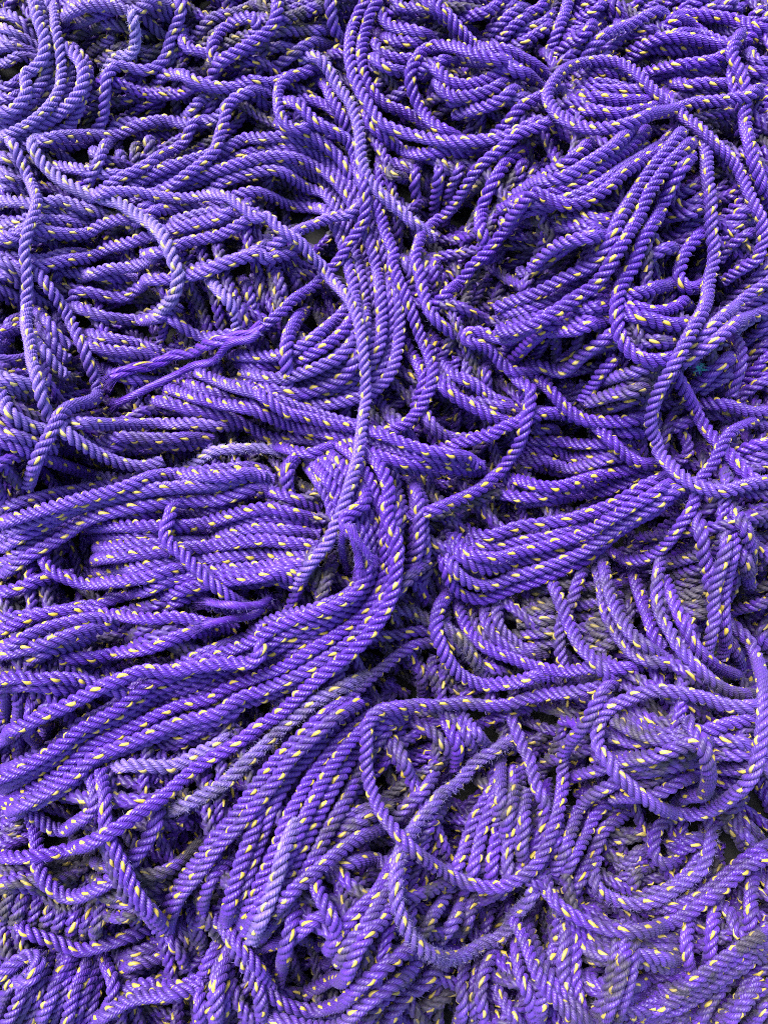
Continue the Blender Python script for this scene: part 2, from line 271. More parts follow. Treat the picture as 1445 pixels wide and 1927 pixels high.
# ------------------------------------------------------------------ data: plan of every rope, half millimetres
# label, layer (low to high), grime plus painted gap shade, wearing plus painted sheen, fuzz, free ends, plan
ROPES = [
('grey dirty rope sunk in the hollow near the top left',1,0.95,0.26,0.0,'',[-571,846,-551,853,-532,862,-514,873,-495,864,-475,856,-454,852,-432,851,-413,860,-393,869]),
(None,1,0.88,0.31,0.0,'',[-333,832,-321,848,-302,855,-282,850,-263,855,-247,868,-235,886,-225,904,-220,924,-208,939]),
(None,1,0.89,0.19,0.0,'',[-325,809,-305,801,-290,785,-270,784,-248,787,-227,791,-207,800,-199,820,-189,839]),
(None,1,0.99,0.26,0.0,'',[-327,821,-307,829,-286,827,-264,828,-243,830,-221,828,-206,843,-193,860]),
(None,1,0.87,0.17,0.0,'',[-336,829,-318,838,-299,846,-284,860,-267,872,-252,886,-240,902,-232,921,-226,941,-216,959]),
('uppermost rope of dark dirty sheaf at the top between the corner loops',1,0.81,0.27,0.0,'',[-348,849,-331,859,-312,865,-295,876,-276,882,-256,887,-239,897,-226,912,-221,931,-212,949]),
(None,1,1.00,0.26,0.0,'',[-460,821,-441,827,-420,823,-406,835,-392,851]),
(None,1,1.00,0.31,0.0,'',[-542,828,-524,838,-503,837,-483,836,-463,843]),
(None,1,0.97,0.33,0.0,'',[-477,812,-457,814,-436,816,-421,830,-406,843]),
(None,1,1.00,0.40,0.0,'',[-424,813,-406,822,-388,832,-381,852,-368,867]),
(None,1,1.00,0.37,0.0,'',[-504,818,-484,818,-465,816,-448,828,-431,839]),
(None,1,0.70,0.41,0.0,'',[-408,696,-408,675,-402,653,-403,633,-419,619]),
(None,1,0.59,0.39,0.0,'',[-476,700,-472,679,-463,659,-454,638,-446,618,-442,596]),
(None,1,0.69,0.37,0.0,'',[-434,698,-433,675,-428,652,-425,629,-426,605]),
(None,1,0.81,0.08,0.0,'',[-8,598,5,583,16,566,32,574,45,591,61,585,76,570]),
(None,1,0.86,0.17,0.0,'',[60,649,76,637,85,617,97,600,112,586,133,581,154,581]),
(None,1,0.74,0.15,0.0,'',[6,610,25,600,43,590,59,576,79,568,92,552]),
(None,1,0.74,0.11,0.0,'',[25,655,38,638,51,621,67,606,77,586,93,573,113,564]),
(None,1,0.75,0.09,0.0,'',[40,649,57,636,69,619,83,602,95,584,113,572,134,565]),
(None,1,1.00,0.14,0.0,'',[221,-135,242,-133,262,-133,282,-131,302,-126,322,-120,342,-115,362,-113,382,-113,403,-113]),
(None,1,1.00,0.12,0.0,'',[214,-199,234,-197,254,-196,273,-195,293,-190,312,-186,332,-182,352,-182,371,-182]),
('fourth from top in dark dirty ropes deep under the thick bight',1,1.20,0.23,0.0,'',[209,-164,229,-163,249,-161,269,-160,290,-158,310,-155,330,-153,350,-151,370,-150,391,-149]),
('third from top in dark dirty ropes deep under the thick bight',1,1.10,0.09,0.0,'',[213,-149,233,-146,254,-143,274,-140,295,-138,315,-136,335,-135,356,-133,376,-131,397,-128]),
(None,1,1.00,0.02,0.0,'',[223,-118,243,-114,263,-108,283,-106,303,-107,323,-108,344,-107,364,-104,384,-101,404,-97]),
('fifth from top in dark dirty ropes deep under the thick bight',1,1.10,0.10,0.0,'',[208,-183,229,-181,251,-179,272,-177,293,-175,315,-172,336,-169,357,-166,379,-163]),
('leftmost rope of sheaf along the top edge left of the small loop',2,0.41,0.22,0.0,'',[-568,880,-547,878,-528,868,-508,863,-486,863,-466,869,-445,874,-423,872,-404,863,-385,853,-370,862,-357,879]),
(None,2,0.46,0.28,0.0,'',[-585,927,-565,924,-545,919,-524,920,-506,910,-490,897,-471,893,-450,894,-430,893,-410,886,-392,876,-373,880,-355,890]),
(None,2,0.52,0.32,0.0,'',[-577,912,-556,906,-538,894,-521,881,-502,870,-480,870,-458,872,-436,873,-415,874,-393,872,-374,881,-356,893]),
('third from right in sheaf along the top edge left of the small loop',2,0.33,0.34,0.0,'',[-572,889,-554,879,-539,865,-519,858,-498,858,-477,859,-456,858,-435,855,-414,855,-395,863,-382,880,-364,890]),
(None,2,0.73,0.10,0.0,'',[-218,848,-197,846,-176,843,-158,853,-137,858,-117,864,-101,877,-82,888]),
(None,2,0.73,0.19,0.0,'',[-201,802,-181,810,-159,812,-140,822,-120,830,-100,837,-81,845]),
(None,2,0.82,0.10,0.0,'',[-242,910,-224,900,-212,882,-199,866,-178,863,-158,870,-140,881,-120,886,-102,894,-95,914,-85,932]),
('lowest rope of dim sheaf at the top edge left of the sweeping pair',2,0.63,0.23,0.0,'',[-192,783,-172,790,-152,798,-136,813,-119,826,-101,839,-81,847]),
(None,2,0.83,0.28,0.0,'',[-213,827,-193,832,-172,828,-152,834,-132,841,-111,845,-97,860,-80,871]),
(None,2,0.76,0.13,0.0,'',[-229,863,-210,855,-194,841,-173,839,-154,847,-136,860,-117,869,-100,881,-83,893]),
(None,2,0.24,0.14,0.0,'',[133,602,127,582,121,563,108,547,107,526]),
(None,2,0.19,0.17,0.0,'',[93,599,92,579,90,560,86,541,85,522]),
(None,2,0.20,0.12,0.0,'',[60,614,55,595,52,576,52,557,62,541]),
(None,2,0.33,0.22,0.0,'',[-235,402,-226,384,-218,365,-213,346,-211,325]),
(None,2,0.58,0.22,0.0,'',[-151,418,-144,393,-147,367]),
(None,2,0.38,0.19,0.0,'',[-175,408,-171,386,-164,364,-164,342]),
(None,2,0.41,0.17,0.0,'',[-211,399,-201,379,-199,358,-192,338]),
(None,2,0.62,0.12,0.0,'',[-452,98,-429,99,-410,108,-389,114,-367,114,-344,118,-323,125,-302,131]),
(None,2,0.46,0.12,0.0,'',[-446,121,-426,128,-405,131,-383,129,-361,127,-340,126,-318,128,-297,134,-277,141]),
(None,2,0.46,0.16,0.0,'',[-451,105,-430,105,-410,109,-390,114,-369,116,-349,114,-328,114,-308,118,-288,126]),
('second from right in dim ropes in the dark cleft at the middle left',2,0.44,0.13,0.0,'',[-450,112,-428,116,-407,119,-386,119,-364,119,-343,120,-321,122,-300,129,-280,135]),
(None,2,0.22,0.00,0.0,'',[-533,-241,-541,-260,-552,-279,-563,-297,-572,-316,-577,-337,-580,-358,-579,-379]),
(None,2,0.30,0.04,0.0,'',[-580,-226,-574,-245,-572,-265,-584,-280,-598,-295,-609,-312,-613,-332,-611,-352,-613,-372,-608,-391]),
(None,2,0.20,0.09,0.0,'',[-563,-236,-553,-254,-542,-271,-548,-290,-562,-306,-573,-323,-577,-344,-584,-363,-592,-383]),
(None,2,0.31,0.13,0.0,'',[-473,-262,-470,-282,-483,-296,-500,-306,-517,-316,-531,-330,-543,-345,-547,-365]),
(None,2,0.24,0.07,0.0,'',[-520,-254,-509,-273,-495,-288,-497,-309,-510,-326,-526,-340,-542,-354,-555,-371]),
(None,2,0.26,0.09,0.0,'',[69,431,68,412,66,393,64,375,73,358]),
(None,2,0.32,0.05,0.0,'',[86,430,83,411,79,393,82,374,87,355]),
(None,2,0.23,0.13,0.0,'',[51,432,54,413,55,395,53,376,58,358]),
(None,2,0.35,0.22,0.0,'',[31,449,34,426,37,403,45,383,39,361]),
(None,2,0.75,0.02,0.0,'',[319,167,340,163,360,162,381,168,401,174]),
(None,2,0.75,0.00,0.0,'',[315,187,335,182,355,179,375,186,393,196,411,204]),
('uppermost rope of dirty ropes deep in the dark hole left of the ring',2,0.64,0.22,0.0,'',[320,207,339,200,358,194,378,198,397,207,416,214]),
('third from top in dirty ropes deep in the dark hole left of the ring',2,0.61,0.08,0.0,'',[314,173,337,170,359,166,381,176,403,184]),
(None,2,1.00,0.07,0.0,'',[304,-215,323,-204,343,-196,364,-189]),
(None,2,1.00,0.05,0.0,'',[329,-148,343,-134,359,-123,379,-120]),
(None,2,1.00,0.09,0.0,'',[315,-170,331,-156,351,-151,372,-146]),
(None,2,1.00,0.04,0.0,'',[311,-197,328,-182,349,-175,370,-168]),
(None,2,1.00,0.13,0.0,'',[589,-153,615,-150,640,-145]),
(None,2,1.00,0.09,0.0,'',[562,-129,581,-133,599,-129,618,-126,637,-124]),
(None,2,1.00,0.09,0.0,'',[585,-219,600,-211,614,-202,632,-198,651,-196]),
(None,2,1.00,0.16,0.0,'',[581,-244,596,-234,611,-224,630,-224,648,-219]),
(None,2,0.98,0.06,0.0,'',[550,-103,574,-111,598,-104]),
(None,2,1.00,0.10,0.0,'',[-582,-535,-562,-534,-541,-532,-521,-535,-503,-542,-482,-540,-464,-531]),
(None,2,1.00,0.05,0.0,'',[-584,-532,-565,-530,-545,-528,-525,-529,-505,-531,-486,-528,-468,-518]),
(None,2,1.00,0.05,0.0,'',[-586,-559,-567,-554,-547,-551,-528,-555,-509,-559,-489,-560,-471,-553]),
(None,2,1.00,0.01,0.0,'',[-585,-542,-566,-539,-546,-536,-527,-540,-508,-541,-488,-541,-469,-537]),
('fourth from top in grey dirty ropes under the straight long rope at left',2,0.97,0.05,0.0,'',[-583,-550,-563,-546,-544,-540,-525,-540,-505,-544,-486,-546,-466,-543]),
(None,3,0.17,1.13,0.0,'',[-354,852,-361,835,-371,819,-385,807,-397,794]),
(None,3,0.54,0.07,0.0,'',[-8,718,13,724,33,728,41,748,53,766]),
(None,3,0.66,0.01,0.0,'',[348,234,367,234,385,231,404,231,421,239,439,245]),
(None,3,0.18,0.30,0.0,'',[-635,830,-646,811,-645,789,-651,768,-672,767,-694,770]),
(None,3,0.19,0.35,0.0,'',[-628,775,-639,759,-640,738,-658,736,-676,745,-697,750]),
(None,3,0.26,0.02,0.0,'',[102,755,107,738,107,718,106,698,108,678,125,675,144,672,164,673,184,678,199,690,215,702]),
(None,3,0.33,0.21,0.0,'',[132,658,152,659,172,658,191,657,211,656,223,672,236,687]),
('middle rope of dim slanting ropes below the open bight',3,0.21,0.10,0.0,'',[112,663,131,658,147,647,167,644,186,650,200,664,210,681,223,696]),
(None,3,0.45,0.02,0.0,'',[43,127,51,106,62,87,70,67,69,44]),
(None,3,0.61,0.11,0.0,'',[-12,203,-2,182,12,164,29,148,43,130]),
(None,3,0.47,0.15,0.0,'',[-4,183,6,162,21,145,40,131,55,114]),
(None,3,0.24,0.03,0.0,'',[193,261,186,240,177,220]),
(None,3,0.33,0.11,0.0,'',[169,258,161,236,162,212,165,189]),
(None,3,0.19,0.07,0.0,'',[117,254,111,234,122,216,132,198,140,178,147,158]),
(None,3,0.34,0.13,0.0,'',[136,254,130,232,134,209,144,188,153,168]),
(None,3,0.22,0.04,0.0,'',[498,947,519,946,539,941,556,954]),
(None,3,0.27,0.10,0.0,'',[627,888,644,899,661,908,674,924,689,938]),
(None,3,0.30,0.01,0.0,'',[520,924,539,928,559,931,574,946,588,961]),
(None,3,0.31,0.05,0.0,'',[544,911,562,917,581,918,595,934,606,950,619,967]),
(None,3,0.24,0.13,0.0,'',[637,868,657,875,676,887,693,902]),
(None,3,0.30,0.10,0.0,'',[589,905,608,913,627,922,642,937,657,953]),
(None,3,0.26,0.08,0.0,'',[567,903,589,911,609,921,623,940,639,957]),
(None,3,0.25,0.02,0.0,'',[228,585,223,566,216,549,212,530,201,515]),
(None,3,0.44,0.02,0.0,'',[267,579,253,567,242,553]),
(None,3,0.40,0.15,0.0,'',[249,577,242,557,232,540,214,529]),
(None,3,0.30,0.04,0.0,'',[241,478,236,457,231,436,237,417,245,397]),
(None,3,0.29,0.04,0.0,'',[265,443,255,421,253,396]),
(None,3,1.00,0.09,0.0,'',[537,-16,559,-17,582,-20]),
(None,3,1.00,0.11,0.0,'',[556,-60,574,-55,592,-52,610,-49,629,-46]),
(None,3,0.98,0.16,0.0,'',[552,-36,571,-37,591,-34]),
(None,3,1.00,0.00,0.0,'',[538,1,560,1,582,-4]),
(None,3,1.00,0.03,0.0,'',[564,-82,580,-75,595,-67]),
(None,3,0.80,0.03,0.0,'',[431,-95,451,-92,470,-86,488,-78]),
(None,3,1.00,0.04,0.0,'',[430,-168,447,-156,469,-153,490,-151,512,-149]),
(None,3,0.79,0.09,0.0,'',[428,-151,449,-142,472,-137,495,-134]),
(None,3,0.78,0.08,0.0,'',[442,-112,460,-106,478,-100,496,-94]),
(None,3,0.79,0.23,0.0,'',[430,-79,454,-70,479,-62]),
(None,3,0.75,0.13,0.0,'',[426,-136,444,-127,464,-122,484,-117,504,-112]),
(None,3,0.54,0.17,0.0,'',[-327,-599,-315,-618,-301,-637,-296,-659,-285,-679]),
(None,3,0.55,0.13,0.0,'',[-319,-598,-305,-613,-292,-629,-285,-648,-280,-667]),
(None,3,0.57,0.04,0.0,'',[-308,-592,-296,-607,-280,-617,-275,-635,-272,-654]),
(None,3,0.56,0.05,0.0,'',[-284,-582,-279,-600,-271,-618,-269,-638]),
(None,3,0.53,0.10,0.0,'',[-340,-603,-324,-617,-311,-632,-299,-649,-297,-670,-291,-689]),
(None,3,0.42,0.02,0.0,'',[-598,-496,-578,-494,-558,-495,-539,-487]),
(None,3,0.46,0.00,0.0,'',[-594,-510,-576,-501,-557,-495,-537,-494]),
(None,3,0.57,0.05,0.0,'',[-599,-488,-580,-484,-562,-478,-543,-476]),
(None,3,0.38,0.07,0.0,'',[-601,-474,-582,-472,-565,-465,-546,-464]),
(None,3,0.90,0.01,0.0,'',[-462,-567,-441,-576,-420,-581,-398,-579,-377,-571,-357,-561,-338,-551,-316,-553,-294,-549]),
(None,3,0.85,0.09,0.0,'',[-459,-575,-439,-577,-419,-572,-399,-566,-379,-561,-358,-559,-338,-557,-318,-564,-301,-575]),
("third from top in dusty ropes in the hollow inside the round loop's right",3,0.85,0.06,0.0,'',[-457,-550,-435,-552,-414,-548,-393,-551,-371,-545,-350,-542,-328,-539,-306,-537,-284,-533]),
(None,3,0.88,0.08,0.0,'',[-454,-528,-434,-528,-413,-525,-392,-523,-372,-524,-351,-525,-330,-523,-310,-519,-289,-514,-273,-501]),
(None,3,0.89,0.00,0.0,'',[-457,-588,-436,-593,-414,-589,-392,-583,-370,-578,-349,-573,-333,-588,-320,-605]),
("uppermost rope of dusty ropes in the hollow inside the round loop's right",3,0.84,0.11,0.0,'',[-455,-522,-434,-520,-413,-513,-392,-509,-370,-509,-349,-512,-327,-514,-306,-511,-286,-502,-271,-487]),
(None,3,0.51,0.03,0.0,'',[-398,-700,-380,-690,-360,-684,-339,-685]),
(None,3,0.48,0.13,0.0,'',[-410,-686,-391,-677,-372,-668,-352,-662,-333,-653]),
(None,3,0.47,0.03,0.0,'',[-413,-674,-393,-665,-374,-654,-353,-649,-332,-642]),
('third from top in dark ropes above the bottom pair, left of middle',3,0.41,0.06,0.0,'',[-401,-693,-386,-679,-369,-667,-349,-667,-330,-660]),
(None,3,0.82,0.09,0.0,'',[-479,-571,-482,-592,-487,-613,-502,-629,-515,-647]),
(None,3,0.87,0.03,0.0,'',[-521,-565,-521,-588,-528,-610,-538,-630]),
(None,3,0.81,0.02,0.0,'',[-436,-574,-438,-593,-443,-611,-452,-628,-463,-643]),
(None,3,0.83,0.07,0.0,'',[-553,-555,-559,-574,-564,-594,-572,-612,-583,-630]),
(None,3,0.86,0.09,0.0,'',[-541,-559,-541,-578,-544,-596,-554,-611,-563,-628]),
(None,3,0.77,0.07,0.0,'',[-462,-575,-462,-598,-469,-621,-482,-642]),
(None,3,0.81,0.02,0.0,'',[-407,-561,-409,-583,-415,-604,-428,-622,-438,-641]),
(None,3,0.83,0.13,0.0,'',[-501,-568,-499,-592,-509,-613,-523,-633]),
('pale fuzzy worn rope climbing into the top left hollow',4,0.08,1.07,1.0,'',[-420,879,-421,859,-419,839,-421,819,-433,803,-452,802,-471,797,-490,791,-509,797,-527,789]),
(None,4,0.20,0.56,0.0,'',[-713,935,-695,928,-679,917,-662,908,-647,896,-631,885,-614,876]),
(None,4,0.17,0.25,0.0,'',[-353,874,-350,854,-348,836,-337,820,-319,814,-301,806,-286,794]),
('dim straight rope behind the flat one at the upper left',4,0.18,0.41,0.0,'',[-605,688,-586,684,-566,678,-545,680,-525,681,-504,684,-485,690,-468,702,-448,707,-428,706,-407,708,-387,714,-368,720,-347,720,-328,715,-311,726,-293,735]),
(None,4,0.17,0.42,0.0,'',[-575,609,-555,603,-535,595,-514,588,-495,580,-474,575,-453,572,-433,578,-412,585]),
(None,4,0.21,0.12,0.0,'',[-173,749,-153,741,-133,735,-112,728,-95,716,-81,699,-68,682,-59,662]),
('frosted short rope standing in the dark gap left of the coil',4,0.07,0.65,0.0,'',[-292,400,-280,383,-269,365,-257,348,-243,332,-232,314,-233,293]),
('level rope in the left bundle beside the winding rope',4,0.12,0.31,0.0,'',[-577,399,-558,407,-547,425,-525,423,-503,419,-481,415,-459,412,-438,416,-416,419]),
('rope in the left bundle slipping under the frosted crossing',4,0.06,0.43,0.0,'',[-519,416,-498,415,-476,412,-456,418,-434,421,-412,423,-391,424,-369,423,-351,434,-337,450]),
('short rope behind the unlaid strands at left',4,0.11,0.22,0.0,'',[-512,265,-490,267,-470,261,-452,249,-433,239,-412,232,-391,237,-372,246]),
(None,4,0.30,0.52,0.0,'',[-566,850,-556,833,-546,815,-540,795,-540,775,-541,754,-546,734,-558,717,-572,703,-591,695,-610,688,-629,680,-649,679,-667,689,-686,694]),
('lowest rope of curved sheaf beside the upright one, top left',4,0.11,0.48,0.0,'',[-559,852,-545,837,-533,820,-518,805,-511,785,-507,765,-507,744,-513,724,-523,706,-537,689,-553,677,-573,669,-593,664,-613,658,-633,657,-652,667,-672,672]),
('middle rope of curved sheaf beside the upright one, top left',4,0.06,0.56,0.0,'',[-567,850,-555,833,-543,816,-529,800,-516,783,-509,764,-507,743,-513,722,-527,707,-545,697,-563,686,-580,672,-597,660,-616,651,-636,653,-653,665,-673,674]),
(None,4,0.37,0.56,0.0,'',[-708,883,-688,877,-672,865,-653,860,-637,872,-618,867]),
(None,4,0.26,0.58,0.0,'',[-706,864,-688,857,-672,847,-653,844,-634,851,-615,856]),
(None,4,0.25,0.78,0.0,'',[-703,900,-685,893,-670,880,-653,870,-633,869,-615,865]),
(None,4,0.26,0.58,0.0,'',[-700,828,-677,826,-654,824,-634,835,-613,844]),
(None,4,0.18,0.47,0.0,'',[-663,475,-644,468,-626,457,-608,447,-588,451,-570,461,-551,470,-531,476,-515,488,-498,499]),
(None,4,0.23,0.49,0.0,'',[-662,497,-641,497,-620,493,-599,493,-579,498,-560,508,-541,515,-520,511,-501,519,-483,530]),
(None,4,0.21,0.34,0.0,'',[-644,463,-623,457,-603,450,-584,461,-569,477,-552,491,-530,495,-509,498,-488,504]),
(None,4,0.19,0.44,0.0,'',[-633,412,-613,410,-593,409,-574,414,-561,430,-542,437,-523,445,-505,453]),
(None,4,0.25,0.34,0.0,'',[-637,430,-617,426,-598,421,-578,423,-559,428,-541,438,-523,447,-508,460,-490,466]),
(None,4,0.22,0.33,0.0,'',[-391,478,-372,485,-353,479,-335,469,-316,467,-296,472,-277,478,-257,479,-237,481,-220,492,-202,500]),
('lowest rope of rising sheaf left of the central coil',4,0.06,0.26,0.0,'',[-395,435,-376,427,-358,416,-338,418,-320,430,-301,440,-281,444,-260,448,-240,455,-221,466,-208,482,-192,496]),
(None,4,0.29,0.41,0.0,'',[-376,500,-356,498,-337,491,-317,492,-297,497,-277,500,-256,501,-236,507,-216,510]),
(None,4,0.32,0.09,0.0,'',[-17,976,-5,958,4,938,15,920,20,898,28,879,48,872,68,863,89,856,108,846]),
(None,4,0.24,0.05,0.0,'',[-29,891,-14,878,-4,860,4,842,16,825,35,818,55,815,74,820,94,818]),
(None,4,0.19,0.14,0.0,'',[-32,808,-21,790,-13,770,2,756,22,753,40,764,54,779,75,779]),
(None,4,0.25,0.06,0.0,'',[-28,864,-20,845,-16,825,-9,805,8,793,28,789,48,789,68,795,88,800]),
('second from top in sheaf passing right of the sweeping pair at the top',4,0.06,0.17,0.0,'',[-19,940,-13,919,-9,898,-4,877,7,859,24,845,43,835,63,826,84,830,104,825]),
('lowest rope of ropes seen through the open bight, upper middle',4,0.23,0.05,0.0,'',[75,771,84,752,87,732,89,710,93,690,108,675,128,668,148,669,169,675,186,686,198,703,213,718]),
('uppermost rope of ropes seen through the open bight, upper middle',4,0.07,0.08,0.0,'',[62,781,75,765,81,744,87,723,99,706,118,697,140,697,161,701,181,708,200,718,213,735,228,751]),
(None,4,0.30,0.07,0.0,'',[37,67,44,48,48,28,48,7,47,-13,46,-34,44,-54,38,-74,28,-91,17,-109,8,-127]),
(None,4,0.37,0.11,0.0,'',[50,47,57,26,60,5,58,-17,60,-39,62,-61,56,-82,44,-100]),
('middle rope of dim turns at the right side of the lower coil',4,0.22,0.08,0.0,'',[43,59,48,38,51,18,52,-3,52,-24,52,-45,48,-66,40,-85,30,-104,21,-123]),
(None,4,0.37,0.06,0.0,'',[-507,-233,-492,-221,-476,-211,-457,-206,-438,-205]),
('uppermost rope of dim pair slanting in the dark pocket at the left',4,0.24,0.13,0.0,'',[-520,-225,-500,-221,-481,-212,-462,-204,-443,-197,-427,-184]),
(None,4,0.21,0.06,0.0,'',[-407,-233,-391,-244,-380,-262,-375,-282]),
(None,4,0.29,0.09,0.0,'',[-446,-224,-432,-238,-418,-251,-405,-264,-395,-280]),
(None,4,0.23,0.15,0.0,'',[-463,-218,-447,-234,-430,-248,-421,-268,-405,-283]),
(None,4,0.19,0.04,0.0,'',[-422,-225,-404,-241,-387,-257,-375,-278]),
(None,4,0.23,0.07,0.0,'',[-337,-342,-317,-343,-297,-342,-278,-336,-259,-327,-241,-319,-222,-312]),
(None,4,0.28,0.07,0.0,'',[-336,-331,-316,-332,-296,-332,-277,-325,-259,-316,-239,-311,-220,-304]),
(None,4,0.27,0.20,0.0,'',[-610,361,-614,342,-613,323,-618,304,-621,285,-619,266,-617,247]),
(None,4,0.37,0.27,0.0,'',[-589,359,-601,344,-610,327,-617,310,-634,301,-649,290]),
(None,4,0.19,0.23,0.0,'',[-598,335,-604,314,-615,295,-613,272,-607,251,-611,229]),
(None,4,0.19,0.25,0.0,'',[-587,307,-584,284,-576,263,-574,240,-591,227,-612,216]),
(None,4,0.27,0.57,0.0,'',[-677,614,-658,610,-641,601,-622,594,-604,589,-585,584]),
(None,4,0.21,0.63,0.0,'',[-672,573,-651,572,-630,569,-609,567,-588,570]),
(None,4,0.26,0.49,0.0,'',[-674,631,-652,623,-632,611,-611,604,-590,595]),
(None,4,0.38,0.53,0.0,'',[-675,592,-657,590,-640,580,-622,576,-604,580,-587,582]),
(None,4,0.22,0.11,0.0,'',[293,222,276,205,272,190]),
(None,4,0.31,0.21,0.0,'',[318,214,304,193,294,177]),
(None,4,0.22,0.10,0.0,'',[305,218,290,197,282,186]),
('last rope on the right of dim slanting ropes below the curved one',4,0.15,0.03,0.0,'',[345,223,328,209,317,190,305,174]),
(None,4,0.17,0.14,0.0,'',[195,875,215,866,235,864,253,878,271,892,285,909,301,925]),
(None,4,0.20,0.01,0.0,'',[196,892,212,882,230,873,249,880,267,889,278,907,287,925,299,941]),
(None,4,0.29,0.13,0.0,'',[196,855,210,839,227,837,245,849,265,858,282,870,291,890,301,910]),
(None,4,0.28,0.04,0.0,'',[197,834,215,823,235,816,253,830,271,842,285,859,301,875]),
(None,4,0.28,0.01,0.0,'',[312,874,331,877,351,879,369,890,383,906,397,921]),
(None,4,0.23,0.01,0.0,'',[336,925,357,926,378,927,391,945,400,965,416,978]),
(None,4,0.24,0.01,0.0,'',[299,843,320,849,342,852,363,860,375,878,388,896]),
(None,4,0.18,0.09,0.0,'',[324,901,342,891,362,885,377,901,388,919,401,936]),
('lowest rope of sheaf slanting under the frayed tangle at the top',4,0.16,0.01,0.0,'',[289,803,308,808,328,803,341,817,350,836,358,854,369,871]),
(None,4,0.21,0.01,0.0,'',[257,441,276,430,293,416,313,409,331,421,349,434]),
(None,4,0.26,0.09,0.0,'',[257,427,274,418,290,407,307,399,325,406,342,415]),
(None,4,0.30,0.04,0.0,'',[256,413,272,401,289,390,309,391,329,390]),
(None,4,0.60,0.08,0.0,'',[569,-157,588,-165,607,-174,627,-178,648,-181]),
(None,4,0.77,0.06,0.0,'',[561,-180,582,-184,603,-190,624,-190,646,-192]),
(None,4,0.82,0.04,0.0,'',[80,-214,75,-233,80,-254,87,-273]),
(None,4,0.92,0.17,0.0,'',[98,-211,97,-230,99,-248,110,-263]),
(None,4,0.66,0.05,0.0,'',[50,-217,58,-239,61,-261,65,-284]),
(None,4,0.89,0.05,0.0,'',[38,-307,58,-301,80,-298,99,-308,116,-321,133,-334,151,-347,167,-361]),
("middle rope of ropes inside the big lower ring's top",4,0.62,0.12,0.0,'',[24,-315,44,-315,63,-321,78,-334,91,-350,104,-364,119,-378]),
("lowest rope of ropes inside the big lower ring's top",4,0.65,0.21,0.0,'',[2,-330,19,-345,29,-366,38,-387,50,-407]),
(None,4,0.55,0.15,0.0,'',[274,-675,295,-680,316,-685,336,-693,355,-703,375,-711,396,-711,414,-699,434,-691,455,-697,475,-702]),
(None,4,0.76,0.11,0.0,'',[280,-707,301,-710,322,-710,342,-716,363,-720,384,-716,403,-707,421,-698,442,-693,462,-700,482,-705]),
('uppermost rope of lower level ropes behind the upright sheaf',4,0.47,0.09,0.0,'',[270,-663,290,-670,311,-672,333,-674,354,-678,374,-685,395,-684,415,-676,436,-680,456,-685]),
(None,4,0.83,0.05,0.0,'',[469,-370,489,-372,507,-378,526,-385,544,-394,562,-403,579,-412]),
(None,4,0.56,0.12,0.0,'',[517,-432,541,-428,565,-440]),
(None,4,0.48,0.04,0.0,'',[485,-391,505,-397,525,-406,544,-416,563,-425]),
(None,4,0.70,0.09,0.0,'',[417,-482,394,-486,371,-493,348,-501]),
(None,4,1.00,0.08,0.0,'',[414,-537,396,-537,381,-546,376,-564,364,-578]),
(None,4,0.60,0.17,0.0,'',[412,-514,391,-513,374,-527,356,-538]),
(None,4,0.31,0.05,0.0,'',[-378,-350,-360,-362,-342,-376,-329,-394]),
(None,4,0.28,0.11,0.0,'',[-344,-350,-335,-367,-326,-384,-312,-397]),
(None,4,0.19,0.17,0.0,'',[-330,-355,-317,-368,-307,-383,-299,-400]),
(None,4,0.23,0.01,0.0,'',[-312,-359,-301,-381,-285,-400]),
('rope running down from the top edge into the small bend, upper middle',5,0.08,0.17,0.0,'',[-178,959,-181,938,-181,916,-180,895,-178,873,-177,852,-179,830,-191,812,-208,799,-226,787,-245,777,-265,771,-287,768,-304,756]),
('rope making a tight hairpin beside the dark top sheaf',5,0.06,0.22,0.0,'',[-279,776,-290,793,-291,812,-285,832,-275,849,-257,857,-238,852,-220,844,-212,827,-230,819,-249,814]),
('rope lying flat above the long left bundle near the top',5,0.14,0.26,0.0,'',[-419,772,-398,773,-379,780,-359,773,-343,761,-327,746,-309,736,-288,731,-267,730,-247,733,-226,735,-207,726,-193,741]),
(None,5,0.24,0.41,0.0,'',[-589,651,-570,644,-552,635,-533,627,-515,628,-507,646,-493,632,-480,616,-463,605]),
('straight rope crossing the left bundle toward the middle',5,0.06,0.32,0.0,'',[-632,410,-612,407,-591,404,-570,407,-550,413,-531,423,-512,433,-495,444,-479,458,-459,463,-438,462,-417,463,-396,468,-375,470,-355,466,-334,463,-313,465,-292,469,-271,472,-251,477,-236,492,-222,507]),
('rope in the left bundle passing under the frosted crossing rope',5,0.14,0.35,0.0,'',[-644,460,-625,452,-607,441,-588,442,-571,455,-552,463,-532,467,-512,472,-494,481,-475,491,-455,495,-434,496,-414,497,-395,505,-375,511]),
(None,5,0.27,0.31,0.0,'',[-321,397,-300,396,-279,391,-258,393,-238,400,-219,410,-200,421,-188,439,-176,456]),
('rope tucked under the right sweeping pair in the upper middle',5,0.10,0.12,0.0,'',[-37,718,-32,698,-28,678,-20,659,-4,646,15,639,33,630,48,615,64,603,84,600,104,603,125,602,145,605,162,615,181,624]),
(None,5,0.23,0.15,0.0,'',[-93,926,-92,906,-90,887,-90,867,-85,848,-69,836,-57,822]),
('rope running down from the top edge to the right, lower of two',5,0.10,0.15,0.0,'',[45,974,52,955,56,934,58,913,61,893,66,873,76,855,94,846,111,833,125,817,143,808,163,804,180,793,186,773,188,752,190,732,196,712,215,706,234,714,251,726,269,736,289,738]),
('rope running down the valley just right of the coil',5,0.05,0.06,0.0,'',[20,332,27,313,33,294,42,276,51,258,57,239,63,220,60,200,52,182,49,162]),
